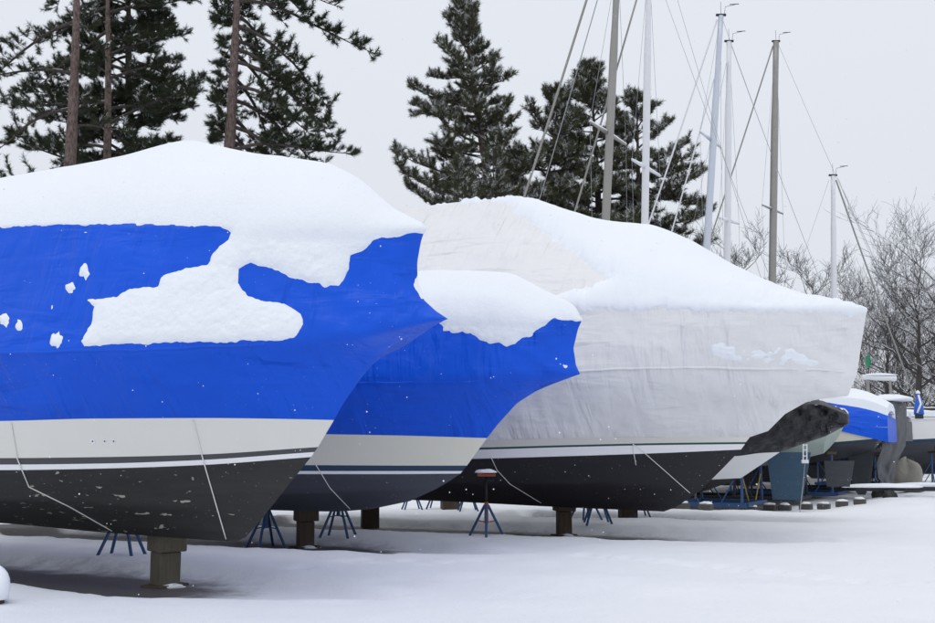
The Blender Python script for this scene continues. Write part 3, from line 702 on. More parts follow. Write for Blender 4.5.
# ------------------------------------------------------------------ timber blocks, jack stands, cradles
def gz(x, y): return float(gheight(np.array([x]), np.array([y]))[0])
FOOT = [(b1, -6.5, 3.0, 1.75), (b2, -6.0, 3.6, 1.6), (b3, -6.5, 4.6, 1.8), (b4, -3.2, 3.6, 1.3)]
def gheight(x, y):
    h = np.full(x.shape, 1.)
    for (b, sa, sb, w) in FOOT:
        dx = x - b.P.x; dy = y - b.P.y; s_ = dx * DIR.x + dy * DIR.y; l_ = np.abs(dx * NEAR.x + dy * NEAR.y)
        t = np.clip((s_ - (sb - 2.6)) / 2.6, 0, 1); ww = w * (1 - t ** 2) * .62
        dd = np.maximum(np.maximum(sa - s_, s_ - sb), l_ - ww) + .12 * vnoise(x * .9, y * .9, 3, 3)
        e = np.clip((dd + .15) / .4, 0, 1); h = np.minimum(h, e * e * (3 - 2 * e))
    # the row of sailboats further back stands on thinner snow too
    dx = x - 10.05; dy = y - 30.3; l2 = dx * NEAR.x + dy * NEAR.y; s2 = dx * DIR.x + dy * DIR.y
    e = np.clip((s2 + vnoise(x * .5, y * .5, 8, 2) * .5) / 1.2, 0, 1); g = np.clip((y - 24.5 + .5 * (x - 8)) / 2, 0, 1); h = np.minimum(h, 1 - (1 - e) * g)
    z = .15 * h + .045 * vnoise(x * .28, y * .28, 1, 3) * (.3 + .7 * h) + .018 * vnoise(x * 1.7, y * 1.7, 2, 3) * (.3 + h) + .008 * vnoise(x * 5 + y, y * 5, 12, 2) * (.3 + h) + .05 * np.clip(vnoise(x * .8, y * .55, 21, 2) - .15, 0, 1) * h
    # wind drift in the open lane
    z = z + .05 * np.exp(-((x * .35 + y - 12.8 + .4 * np.sin(x * .7)) / .7) ** 2) * h * np.clip((x + 3) / 3, 0, 1)
    # a line of tracks
    for (u, v) in TR:
        q = ((x - u) / .14) ** 2 + ((y - v) / .17) ** 2; z = z - .050 * np.exp(-q) + .016 * np.exp(-(q - 2.2) ** 2)
    return z
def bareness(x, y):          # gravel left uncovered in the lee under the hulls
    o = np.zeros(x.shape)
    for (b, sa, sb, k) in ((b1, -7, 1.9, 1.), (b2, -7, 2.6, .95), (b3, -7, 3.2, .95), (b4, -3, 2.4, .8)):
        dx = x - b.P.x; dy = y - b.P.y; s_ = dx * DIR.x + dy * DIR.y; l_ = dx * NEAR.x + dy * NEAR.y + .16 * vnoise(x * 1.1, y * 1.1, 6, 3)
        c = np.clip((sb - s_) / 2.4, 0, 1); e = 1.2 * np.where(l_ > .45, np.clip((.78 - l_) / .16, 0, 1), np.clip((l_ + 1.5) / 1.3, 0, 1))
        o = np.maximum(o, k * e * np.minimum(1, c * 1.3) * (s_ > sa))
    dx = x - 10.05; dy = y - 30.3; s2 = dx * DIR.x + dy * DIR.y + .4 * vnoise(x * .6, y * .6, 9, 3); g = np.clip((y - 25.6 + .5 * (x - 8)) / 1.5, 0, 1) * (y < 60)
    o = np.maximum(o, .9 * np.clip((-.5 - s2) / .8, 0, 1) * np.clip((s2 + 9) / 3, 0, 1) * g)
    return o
TR = []
A, B = ground(575, 556, .13), ground(960, 594, .13)
for i in range(30):
    f = i / 29; TR.append((A.x + (B.x - A.x) * f + rnd.uniform(-.06, .06), A.y + (B.y - A.y) * f + (.12 if i % 2 else -.12)))
for (u, v) in ((345, 563), (362, 561), (385, 564), (408, 561), (300, 570), (430, 566), (452, 562), (480, 560)): p = ground(u, v, .13); TR.append((p.x, p.y))

def block(px, top_z, w, wl, mat, label, rz, parent_boat=None, name='keel_block', Ht=.24, pad=True):
    p = ground(*px); z0 = gz(p.x, p.y) - .02
    r = empty(name, (p.x, p.y, z0), rz, label=label, cat='timber block', group='timber blocks under the keels')
    top = top_z - z0
    m = MB(); m.box((0, 0, (top - Ht + .06) / 2 - .03), (wl, wl, top - Ht + .06), m=0, bev=.012, jit=.004); m.build('lower_block', mat, r)
    m = MB(); m.box((.01, 0, top - Ht / 2 + .03), (w, w * .95, Ht), .04, bev=.012, jit=.004); m.build('upper_block', mat, r)
    if pad:
        m = MB(); m.box((0, 0, .02), (wl * 1.7, wl * 1.2, .05), .35, bev=.008); m.build('base_board', M['wood2'], r)
        m = MB(); m.blob((wl * .1, -wl * .62, .02), (wl * .55, .09, .035), 5, amp=.25); m.build('snow_layer', M['snow'], r, True)
    return r
block((165, 586), .605, .35, .265, M['wood'], 'weathered grey-brown block under the keel of the nearest boat', R(38))
block((305, 547), .62, .34, .25, M['wood2'], 'dark brown block under the second blue boat, its cap wider than its post', R(20))
block((564, 535), .64, .35, .24, M['wood2'], 'almost black block under the middle of the big white boat', R(10))
block((628, 521), .72, .34, .34, M['wood2'], 'squat dark block seen behind the big white boat, right of its middle block', R(10), pad=False)
block((370, 527), .70, .34, .34, M['wood2'], 'squat dark block right of the stands under the second blue boat', R(10), pad=False)
block((450, 515), .75, .4, .4, M['wood2'], 'small dark block seen through the gap left of the orange-topped stand', R(10), pad=False)

def stand_proto(name, mleg, mpad, h, tilt=.25, r=.34, legs=4, hub=.62):
    o = empty(name, (0, 0, 0))
    for k in range(legs):
        a = 2 * math.pi * k / legs + .5; m = MB(); m.tube([(math.cos(a) * .03, math.sin(a) * .03, hub), (math.cos(a) * r, math.sin(a) * r, -.02)], .022, 8); m.build('leg', mleg, o)
    m = MB(); m.tube([(0, 0, hub - .30), (0, 0, hub + .05)], .034, 10)
    for k in range(legs):
        a = 2 * math.pi * k / legs + .5; m.tube([(0, 0, hub - .28), (math.cos(a) * r * .5, math.sin(a) * r * .5, hub * .5)], .010, 5)
    m.build('sleeve', mleg, o)
    m = MB(); m.tube([(0, 0, hub), (0, 0, h - .06)], .018, 8); m.tube([(-.12, 0, h - .14), (.12, 0, h - .14)], .010, 6); m.build('screw', M['dark_steel'], o, True)
    m = MB(); m.box((0, 0, h - .03), (.30, .30, .045), rot=Matrix.Rotation(tilt, 3, 'X')); m.build('pad', mpad, o)
    return o
def copy_thing(o, children):
    c = o.copy(); COL.objects.link(c)
    for ch in children:
        d = ch.copy(); COL.objects.link(d); d.parent = c
    return c
pr = stand_proto('jack_stand', M['blue_steel'], M['wood2'], 1.0); pch = list(pr.children); used = False
tag(pr, cat='boat stand', group='blue jack stands under the boats')
for (u, v, sc_, rz, lab) in [
    (121, 563, 1.0, .2, 'blue tripod stand behind the grey-brown block of the nearest boat'),
    (22, 527, .95, .7, 'dark stand whose feet show below the nearest boat at the left edge of the photo'),
    (266, 545, 1.0, .9, 'blue stand left of the dark brown block, half behind the nearest bow'),
    (338, 541, 1.0, .1, 'dark blue tripod stand just right of the dark brown block'),
    (598, 530, 1.0, .3, 'front one of the two tangled stands right of the almost black block'),
    (586, 526, .98, .8, 'rear one of the two tangled stands right of the almost black block'),
    (640, 519, .9, .4, 'thin stand beside the squat block behind the white boat'),
    (468, 515, .9, .4, 'dark stand seen through the gap just left of the orange-topped stand'),
    (437, 513, .9, .1, 'dark stand seen through the gap right of the slate-bottomed boat'),
    (412, 514, .9, .5, 'dark stand showing only its feet under the slate-bottomed bow')]:
    o = copy_thing(pr, pch) if used else pr; used = True
    p = ground(u, v, .04); o.location = (p.x, p.y, gz(p.x, p.y) - .01); o.rotation_euler = (0, 0, rz); o.scale = (sc_, sc_, sc_); o['label'] = lab
o = stand_proto('jack_stand', M['blue_steel'], M['rust'], 1.06, .12, .34, 3, .52)
p = Vector((18.45 * (486 - CX) / F * 1.005, 18.45, 0)); o.location = (p.x, p.y, gz(p.x, p.y) - .02); tag(o, 'blue tripod stand with a snow-capped orange top plate in front of the white boat', 'boat stand', 'blue jack stands under the boats')
for ch in o.children:
    if ch.name.startswith('sleeve'): ch.data.materials[0] = M['rust']
sm = MB(); sm.blob((0, 0, 1.055), (.17, .17, .05), 9, flat=-.1); sm.build('snow_cap', M['snow'], o, True)

def cradle(cx, cy, w, l, h, mat, mat2, label, rz=-TH, br=True):
    r = empty('boat_cradle', (cx, cy, gz(cx, cy) + .14), rz, label=label, cat='boat cradle', group='steel cradles under the sailboats')
    for y in (-w / 2, w / 2):
        m = MB(); m.box((0, y, .05), (l, .10, .10)); m.build('base_rail', mat, r)
    for x in (-l / 2, 0, l / 2):
        m = MB(); m.box((x, 0, .06), (.10, w - .11, .09)); m.build('cross_beam', mat, r)
    for x in (-l / 2 + .1, 0.05, l / 2 - .1):
        for y in (-w / 2, w / 2):
            m = MB(); m.tube([(x, y, .1), (x, y * .93, h)], .035, 8)
            if br: m.tube([(x, y, h * .75), (x + (.5 if x < l * .3 else -.5), y, .1)], .018, 6); m.tube([(x, y * .96, h * .6), (x, y * .35, .12)], .016, 6, 1)
            m.build('upright', [mat, mat2], r)
            m = MB(); m.box((x, y * .88, h + .04), (.26, .16, .05), rot=Matrix.Rotation(-.5 if y > 0 else .5, 3, 'X')); m.build('pad', M['wood2'], r)
    return r
def cr_at(s, b, stern): return stern[0] - DIR.x * s + NEAR.x * b, stern[1] - DIR.y * s + NEAR.y * b
for (st, s_, w, l, h, ma, mb, lab) in [
    ((7.9, 27.0), 2.6, 2.0, 3.4, 1.3, M['blue_steel'], M['yellow'], 'blue steel cradle with yellow braces under the blue-ruddered boat'),
    ((10.05, 30.3), 2.6, 2.0, 3.4, 1.15, M['dark_steel'], M['dark_steel'], 'dark steel cradle under the sage green boat'),
    ((11.9, 33.2), 2.3, 2.1, 3.2, 1.2, M['blue_steel'], M['dark_steel'], 'blue steel cradle under the cream boat'),
    ((14.6, 36.6), 2.5, 2.2, 3.5, 1.15, M['dark_steel'], M['dark_steel'], 'dark cradle under the grey-tarped boat'),
    ((19.3, 40.2), 4.2, 2.4, 4.2, 1.2, M['blue_steel'], M['dark_steel'], 'long blue cradle under the big white sailboat at the right edge')]:
    x, y = cr_at(s_, 0, st); cradle(x, y, w, l, h, ma, mb, lab)
# concrete pads in a line
NMS = ['first', 'second', 'third', 'fourth', 'fifth', 'sixth', 'seventh', 'eighth']
for i, (u, v) in enumerate([(683, 515), (706, 516), (729, 512.5), (751, 512.5), (770, 510.5), (785, 510.5), (806, 509.5), (824, 509.5), (842, 507.5), (860, 507.5)]):
    p = ground(u, v); z = gz(p.x, p.y)
    r = empty('concrete_pad', (p.x, p.y, z - .02), -TH, label='dark concrete pad with snow on top, %s from the left in the line of pads' % (NMS + ['ninth', 'tenth'])[i], cat='concrete pad', group='concrete pads under the cradles')
    m = MB(); m.box((0, 0, .08), (.30, .26, .15), bev=.02, jit=.008); m.build('pad', M['concrete'], r)
    m = MB(); m.blob((0, 0, .165), (.13, .12, .045), i); m.build('snow_cap', M['snow'], r, True)

# ladder-like outboard bracket and safety line near the black tarp, trailer at right
t = empty('stern_ladder', atd(805, 440, 26.3) - Vector((0, 0, 0)), 0, label='small white folded ladder hanging below the black-tarped bow with a line to the ground', cat='ladder')
m = MB()
def rl(u, v, Y=26.3): return atd(u, v, Y) - t.location
for u in (803.2, 806.8): m.tube([rl(u, 444), rl(u, 461)], .015, 6)
for v in (445, 450, 456): m.tube([rl(803.2, v), rl(806.8, v)], .012, 6)
m.box(rl(805, 461.5), (.16, .06, .08)); m.build('ladder_frame', M['alu_white'], t)
m = MB(); m.tube([rl(805, 462), rl(803, 485), rl(799, 519, 24.3)], .010, 5); m.build('line', M['wire'], t, True)
t = empty('boat_trailer', ground(928, 502), R(-8), label='low dark trailer carrying small rolls of snow beside the row at the right', cat='trailer')
inv = (Matrix.Translation(t.location) @ Matrix.Rotation(t.rotation_euler.z, 4, 'Z')).inverted()
gzt = gz(t.location.x, t.location.y)
m = MB(); L = 3.7
for y in (-.5, .5): m.box((-.2, y, .38), (L, .08, .10))
for x in (-1.8, -.6, .6, 1.7): m.box((x, 0, .38), (.08, .90, .08))
m.build('frame', M['dark_steel'], t)
for x, sg in ((-1.2, -1), (-1.2, 1)):
    m = MB(); m.tube([(x, sg * .62, .16), (x, sg * .78, .16)], .2, 18); m.build('wheel', M['black_fit'], t, True)
m = MB(); m.tube([(.6, -.5, .4), (1.1, -.5, 1.55)], .03, 6); m.tube([(.15, -.5, .4), (.15, -.5, 1.6)], .03, 6); m.tube([(.1, -.5, 1.3), (.55, -.5, 1.35)], .025, 6); m.tube([(.15, -.5, .5), (.8, -.5, .95)], .02, 6); m.build('winch_post', M['dark_steel'], t)
m = MB()
for (x, y, a, b_, c) in ((-1.4, -.5, 1.0, .14, .10), (1.2, -.45, .55, .3, .22), (.2, .5, 1.2, .12, .1), (1.9, .1, .4, .3, .18)): m.blob((x, y, .44), (a, b_, c), int(a * 10 + x), amp=.1)
m.build('snow_layer', M['snow'], t, True)

t = empty('tarp_bundle', atd(908, 494, 35.5), .3, label='rounded beige-grey covered bundle under the hull at the right', cat='bundle')
t.location.z = .1
m = MB(); m.blob((0, 0, .3), (.42, .5, .75), 12, n=18, amp=.16, flat=-.3); m.build('tarp_cover', M['taupe'], t, True)
# stump with snow at the left edge
p = ground(-2, 604, .13)
t = empty('stump', (p.x - .07, p.y, .08), 0, label='snow-capped dark stump cut off by the left edge in the foreground', cat='stump')
m = MB(); m.tube([(0, 0, -.05), (0, 0, .10), (.02, 0, .14)], [.13, .12, .10], 12); m.build('post', M['wood2'], t, True)
m = MB(); m.blob((0, 0, .16), (.165, .16, .26), 4, amp=.07, flat=-.25); m.build('snow_cap', M['snow'], t, True)

# raised boom/spar lying above the far boats, blue-white covered thing, green flag
t = empty('stowed_spar', atd(880, 378, 44), 0, label='pale spar lying level under snow above the blue-covered cream boat', cat='spar')
m = MB(); m.tube([atd(862, 377, 44) - t.location, atd(896, 378.5, 44) - t.location], .11, 8); m.build('spar_tube', M['alu_white'], t)
m = MB()
for q in (868, 890): m.tube([atd(q, 379, 44) - t.location, Vector((atd(q, 379, 44).x, 44, 0)) - t.location], .05, 6)
m.build('post', M['alu_grey'], t)
m = MB(); m.blob(Vector((0, 0, .12)), (.7, .12, .07), 2); m.build('snow_layer', M['snow'], t, True)
t = empty('outboard_motor', atd(919, 413, 37), 0, label='outboard engine under a blue and white cover on the deck at the right edge', cat='outboard engine')
m = MB()
q = [(0, 0, -.05), (0, 0, .2), (.01, 0, .42), (0, 0, .68)]; m.tube(q, [.17, .155, .11, .05], 7); m.build('blue_cover', M['bright_blue'], t, True)
m = MB(); m.tube([(-.12, -.15, 0), (.02, -.14, .3), (-.02, -.07, .6)], .035, 6); m.blob((0, 0, .66), (.08, .08, .09), 6); m.build('white_band', M['wgel'], t, True)
m = MB(); m.box((.0, 0, -.12), (.20, .24, .14)); m.build('leg', M['black_fit'], t)
t = empty('flag', atd(868, 362, 55), 0, label='small green pennant against the bare twigs right of the white cover', cat='flag')
m = MB(); m.tube([(-.13, 0, -6), (-.13, 0, .5)], .018, 6); m.build('pole', M['alu_grey'], t)
m = MB(); m.add([(-.12, 0, .3), (.1, .03, .35), (.16, 0, 0), (.05, .05, -.28), (-.1, .02, -.25), (-.15, .05, 0)], [(0, 1, 2, 3, 4, 5)]); m.build('cloth', M['green'], t).modifiers.new('t', 'SOLIDIFY').thickness = .02
# rail fence far right
t = empty('rail_fence', (20, 58, 0), R(-3), label='low dark rail fence with snow on its rails behind the white sailboat', cat='fence')
for k in range(10):
    m = MB(); m.box((-6 + k * 1.8, 0, 1.9), (.12, .12, 3.8)); m.build('post', M['twig'], t)
for z in (2.9, 3.5):
    m = MB(); m.box((2, -.08, z), (16.4, .04, .14)); m.build('rail', M['twig'], t)
    m = MB(); m.box((2, -.08, z + .10), (16.4, .07, .05)); m.build('snow_layer', M['snow_soft'], t)

# ------------------------------------------------------------------ ground, sky, falling snow
def axis(a, b, d, far):
    x = list(np.arange(a, b, d)); st = d
    lo = []; q = a
    while q > -far: st *= 1.25; q -= st; lo.append(q)
    st = d; hi = []; q = x[-1]
    while q < far: st *= 1.25; q += st; hi.append(q)
    return np.array(lo[::-1] + x + hi)
gx = axis(-16, 24, .11, 2500); gy = axis(7, 46, .11, 2500)
GX, GY = np.meshgrid(gx, gy); GZ = gheight(GX, GY)
n, m_ = GX.shape; idx = np.arange(n * m_).reshape(n, m_)
q = np.stack([idx[:-1, :-1], idx[:-1, 1:], idx[1:, 1:], idx[1:, :-1]], -1).reshape(-1, 4)
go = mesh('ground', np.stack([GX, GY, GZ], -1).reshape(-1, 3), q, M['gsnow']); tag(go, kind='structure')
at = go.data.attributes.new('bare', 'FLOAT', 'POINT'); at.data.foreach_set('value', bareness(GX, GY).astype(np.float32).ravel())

octv = np.array([(1, 0, 0), (-1, 0, 0), (0, 1, 0), (0, -1, 0), (0, 0, 1), (0, 0, -1)], float)
octf = np.array([(0, 2, 4), (2, 1, 4), (1, 3, 4), (3, 0, 4), (2, 0, 5), (1, 2, 5), (3, 1, 5), (0, 3, 5)])
N = 1500; P = np.stack([nr.uniform(-1, 1, N), nr.uniform(5, 24, N), nr.uniform(0, 1, N)], 1)
P[:, 0] *= P[:, 1] * .55; P[:, 2] = .2 + P[:, 2] * (2.0 + P[:, 1] * .42)
rr_ = nr.uniform(.002, .006, N)
V = (P[:, None, :] + octv[None] * rr_[:, None, None] * nr.uniform(.7, 1.3, (N, 6, 1))).reshape(-1, 3)
Fq = (octf[None] + (np.arange(N) * 6)[:, None, None]).reshape(-1, 3)
tag(mesh('falling_snow', V, Fq, M['snow_soft']), label='fine snowflakes falling through the air', cat='snowfall', kind='stuff')

# ------------------------------------------------------------------ trees
def prisms(segs, sides=5):
    """segs: array (n, 8): p0, p1, r0, r1"""
    A = np.array(segs, float); p0, p1, r0, r1 = A[:, :3], A[:, 3:6], A[:, 6], A[:, 7]
    d = p1 - p0; d /= np.linalg.norm(d, axis=1, keepdims=True) + 1e-9
    ref = np.where(np.abs(d[:, 2:3]) < .9, np.array([[0, 0, 1.]]), np.array([[1., 0, 0]])); a = np.cross(d, ref); a /= np.linalg.norm(a, axis=1, keepdims=True) + 1e-9; b = np.cross(d, a)
    an = np.arange(sides) * 2 * np.pi / sides; ring = a[:, None] * np.cos(an)[None, :, None] + b[:, None] * np.sin(an)[None, :, None]
    V = np.concatenate([p0[:, None] + ring * r0[:, None, None], p1[:, None] + ring * r1[:, None, None]], 1).reshape(-1, 3)
    k = np.arange(sides); f = np.stack([k, (k + 1) % sides, (k + 1) % sides + sides, k + sides], 1)
    return V, (f[None] + (np.arange(len(A)) * 2 * sides)[:, None, None]).reshape(-1, 4)
def tuft_template(n, rs, L=.17, w=.013):
    V = []; 
    for i in range(n):
        a = rs.uniform(0, 2 * math.pi); c = rs.uniform(.25, 1.25); base = rs.uniform(-.02, .18)
        d = Vector((math.cos(a) * math.sin(c), math.sin(a) * math.sin(c), math.cos(c))); l = L * rs.uniform(.7, 1.1)
        side = d.cross(Vector((rs.uniform(-1, 1), rs.uniform(-1, 1), rs.uniform(-1, 1)))).normalized() * w
        b = Vector((0, 0, base)); V += [b - side, b + side, b + d * l]
    return np.array([tuple(v) for v in V])
TR_ = random.Random(5); TPL = [tuft_template(46, TR_, .17, .0075) for _ in range(5)]
def tufts(pos, dirs, scale, snow, seed=0):
    r = np.random.RandomState(seed); pos = np.array(pos); dirs = np.array(dirs); n = len(pos)
    d = dirs / (np.linalg.norm(dirs, axis=1, keepdims=True) + 1e-9); ref = r.randn(n, 3); a = np.cross(d, ref); a /= np.linalg.norm(a, axis=1, keepdims=True) + 1e-9; b = np.cross(d, a)
    Rm = np.stack([a, b, d], 2); sc = scale * r.uniform(.75, 1.25, n); which = r.randint(0, 5, n)
    T = np.array(TPL)[which]; V = np.einsum('nij,nkj->nki', Rm, T) * sc[:, None, None] + pos[:, None]
    k = T.shape[1]; Fc = np.arange(n * k).reshape(-1, 3)
    # snow lies on the upward side of some tufts
    tri = V.reshape(-1, 3, 3); up = (tri[:, 2, 2] - tri[:, 0, 2]) / (.17 * np.repeat(sc, k // 3)); ts = np.repeat(r.rand(n) < snow * 2.2, k // 3)
    sn = (ts & (up > .25) & (r.rand(len(tri)) < .55)).astype(np.float32)
    return V.reshape(-1, 3), Fc, np.repeat(sn, 3)
def pine(u, vbase, utop, vtop, Y, trunk_px, prof, hmin, nl, label, mat='needle_a', bark='bark_r', seed=1, droop=.1, tuft=1.0, dens=1., snow=.1, group='pines behind the boats', skip=None, sub=9, upturn=.5, dead=8, var=(.55, .8, .95, 1.05, 1.3)):
    rs = random.Random(seed); b = atd(u, vbase, Y); tp = atd(utop, vtop, Y); d = (tp - b); d /= d.z; base = b - d * b.z; H = tp.z + (4.5 if vtop == 0 else 0)
    root = empty('pine_tree', base, 0, label=label, cat='pine tree', group=group)
    ph = rs.uniform(0, 6)
    ax = lambda z: Vector((d.x * z + .03 * math.sin(z * .45 + ph), d.y * z + .03 * math.sin(z * .37 + ph), z))
    r0 = trunk_px / F * Y / 2; rad = lambda z: max(.03, r0 * (1 - max(0, z - 8) / (H - 8 + .01)) ** .8 * (1.15 - .15 * min(1, z / 8)))
    m = MB(); n = 44; m.tube([ax(H * i / n) for i in range(n + 1)], [rad(H * i / n) * (1 + .05 * math.sin(i * 2.1)) for i in range(n + 1)], 14)
    for i in range(14):      # knots and branch stubs with little snow
        z = rs.uniform(5, min(H, 17)); a = rs.uniform(0, 6.28); c = ax(z); q = Vector((math.cos(a), math.sin(a), .15)); m.tube([c + q * rad(z) * .6, c + q * (rad(z) + .08)], [.05, .02], 6)
    m.build('trunk', M[bark], root, True)
    segs = []; pos = []; dr = []; snb = []
    for i in range(nl):
        f = (i + rs.random()) / nl; z = hmin + (H - hmin) * f ** .95; az = i * 2.4 + rs.uniform(-.4, .4)
        if skip and skip(z, az): continue
        Lm = prof(f, az) * rs.choice(var) * rs.uniform(.85, 1.12)
        if Lm < .15: continue
        out = Vector((math.cos(az), math.sin(az), 0)); p = ax(z) + out * rad(z) * .5; K = 9; v = out + Vector((0, 0, rs.uniform(-.25, .6) + (.7 if f > .75 else 0)))
        rr0 = min(.07, .022 * Lm + .01); pts = [p]
        for k in range(K):
            t_ = k / K; v = (v + Vector((rs.uniform(-.12, .12), rs.uniform(-.12, .12), -droop * (1 - t_) * .7 + upturn * .16 * t_ + rs.uniform(-.06, .06)))).normalized(); p = p + v * Lm / K; pts.append(p)
            segs.append((*pts[-2], *pts[-1], rr0 * (1 - t_ * .85), rr0 * (1 - (t_ + 1 / K) * .85)))
            if rs.random() < .25: rq = rr0 * (1 - t_ * .85); snb.append((*(pts[-2] + Vector((0, 0, rq * .7))), *(pts[-1] + Vector((0, 0, rq * .6))), rq * .4, rq * .3))
            if t_ > .22:
                for q in range(max(1, int(sub * Lm / K * dens * 1.6))):
                    sd = 1 if rs.random() < .5 else -1; perp = v.cross(Vector((0, 0, 1))).normalized() * sd
                    dv = (v * rs.uniform(.3, .9) + perp * rs.uniform(.4, 1.) + Vector((0, 0, rs.uniform(-.45, .85)))).normalized()
                    ls = rs.uniform(.25, .75) * (.35 + .35 * min(Lm, 3.5) / 2) * (1.25 - t_ * .5); o = pts[-2].lerp(pts[-1], rs.random()); e1 = o + dv * ls * .55; dv2 = (dv + Vector((rs.uniform(-.3, .3), rs.uniform(-.3, .3), .35 * upturn * 2))).normalized(); e = e1 + dv2 * ls * .45
                    segs.append((*o, *e1, .014, .010)); segs.append((*e1, *e, .010, .006))
                    for (pp, vv) in ((e, dv2), (e1, dv2), (e1.lerp(e, .5) , dv2)):
                        pos.append(tuple(pp)); dr.append(tuple(vv + Vector((rs.uniform(-.5, .5), rs.uniform(-.5, .5), .35))))
                        if rs.random() < .5: pos.append(tuple(pp - dv * .12)); dr.append((rs.uniform(-1, 1), rs.uniform(-1, 1), rs.uniform(-.1, .9)))
        pos.append(tuple(pts[-1])); dr.append(tuple(v))
    for i in range(dead):   # bare dead limbs on the lower trunk
        z = rs.uniform(5., hmin + 2); az = rs.uniform(0, 6.28); p = ax(z); v = Vector((math.cos(az), math.sin(az), .1))
        for k in range(5): v = (v + Vector((rs.uniform(-.3, .3), rs.uniform(-.3, .3), -.15))).normalized(); e = p + v * .3; segs.append((*p, *e, .02 - .003 * k, .018 - .003 * k)); p = e
    V, Fc = prisms(segs, 5); mesh('branches', V, Fc, M['bark_d'], root)
    if snb: V, Fc = prisms(snb, 5); tag(mesh('snow_layer', V, Fc, M['snow_soft'], root), kind='stuff')
    V, Fc, sn = tufts(pos, dr, tuft, snow, seed)
    o = mesh('crown', V, Fc, M[mat], root, None, False); at = o.data.attributes.new('snowy', 'FLOAT', 'POINT'); at.data.foreach_set('value', sn)
    return root
cone = lambda w, top=.0, low=.75: (lambda f, az: w * (min(1, (1 - f) / .75) ** .85 + top) * (low + (1 - low) * min(1, f * 5)))
# left group
front = lambda z, az: math.sin(az) < -.45
pine(70.5, 160, 76, 0, 35, 14.5, lambda f, az: 1.5 + 2.0 * max(0, math.cos(az - math.pi)), 8.2, 30, 'tall pine with a bare reddish trunk, leftmost trunk above the nearest boat', seed=3, droop=.3, dens=.65, snow=.06, skip=front)
pine(107, 150, 107.5, 0, 39, 10.5, lambda f, az: 3.3 - 1.0 * f, 10.4, 60, 'thin-trunked pine just right of the leftmost reddish trunk', seed=4, bark='bark_r', dens=.85, snow=.05, tuft=1.1, skip=front)
pine(130, 150, 129, 0, 42, 12, lambda f, az: 2.9 * (1.05 - .3 * f), 9., 84, 'dense dark pine with a blackish trunk behind the two left trunks', seed=5, bark='bark_d', dens=1.0, snow=.04, tuft=1.15)
pine(-62, 150, -62, 0, 36, 12, lambda f, az: 2.9 * (1 - .4 * f), 10.0, 20, 'pine mostly outside the left edge, only branch tips in view', seed=6, dens=.8, snow=.05, tuft=1.1)
pine(229.5, 150, 236, 0, 34, 14.5, lambda f, az: (2.7 + 2.1 * math.cos(az)) * (1 - .12 * f) if math.cos(az) > 0 else 1.7 + 1.0 * math.cos(az), 9.4, 112, 'tall pine with long drooping boughs on its right, second reddish trunk', seed=8, droop=.33, dens=.72, snow=.03, upturn=.7, tuft=1.05, skip=front, var=(.6, .85, .95, 1.0))
# middle
pine(489, 190, 462, 2, 46, 13, lambda f, az: 3.7 * (1 - f) ** .66 * (1 + .3 * math.cos(az - math.pi)), 10.2, 88, 'pointed pine standing alone in the middle of the sky, leaning slightly left', 'needle_b', 'bark_r', seed=12, dens=.85, snow=.17, tuft=1.2, droop=.05, upturn=.8)
pine(545, 190, 560, 95, 48, 9, lambda f, az: 3.3 * (1 - f) ** .5, 8.6, 60, 'short bushy pine behind the left pair of stays', 'needle_b', 'bark_d', seed=13, dens=.85, snow=.17, tuft=1.25, upturn=.8)
pine(598, 200, 590, 68, 50, 10, lambda f, az: 4.1 * (1 - f) ** .6, 8.2, 84, 'wide bushy pine behind the brown-grey mast', 'needle_b', 'bark_d', seed=14, dens=.85, snow=.17, tuft=1.3, upturn=.8)
pine(640, 220, 636, 98, 49, 9, lambda f, az: 3.1 * (1 - f) ** .5 * (1 + .1 * math.cos(az)), 7.4, 52, 'bushy pine behind the white mast with low boughs to its right', 'needle_b', 'bark_d', seed=15, dens=.9, snow=.17, tuft=1.3, upturn=.8)

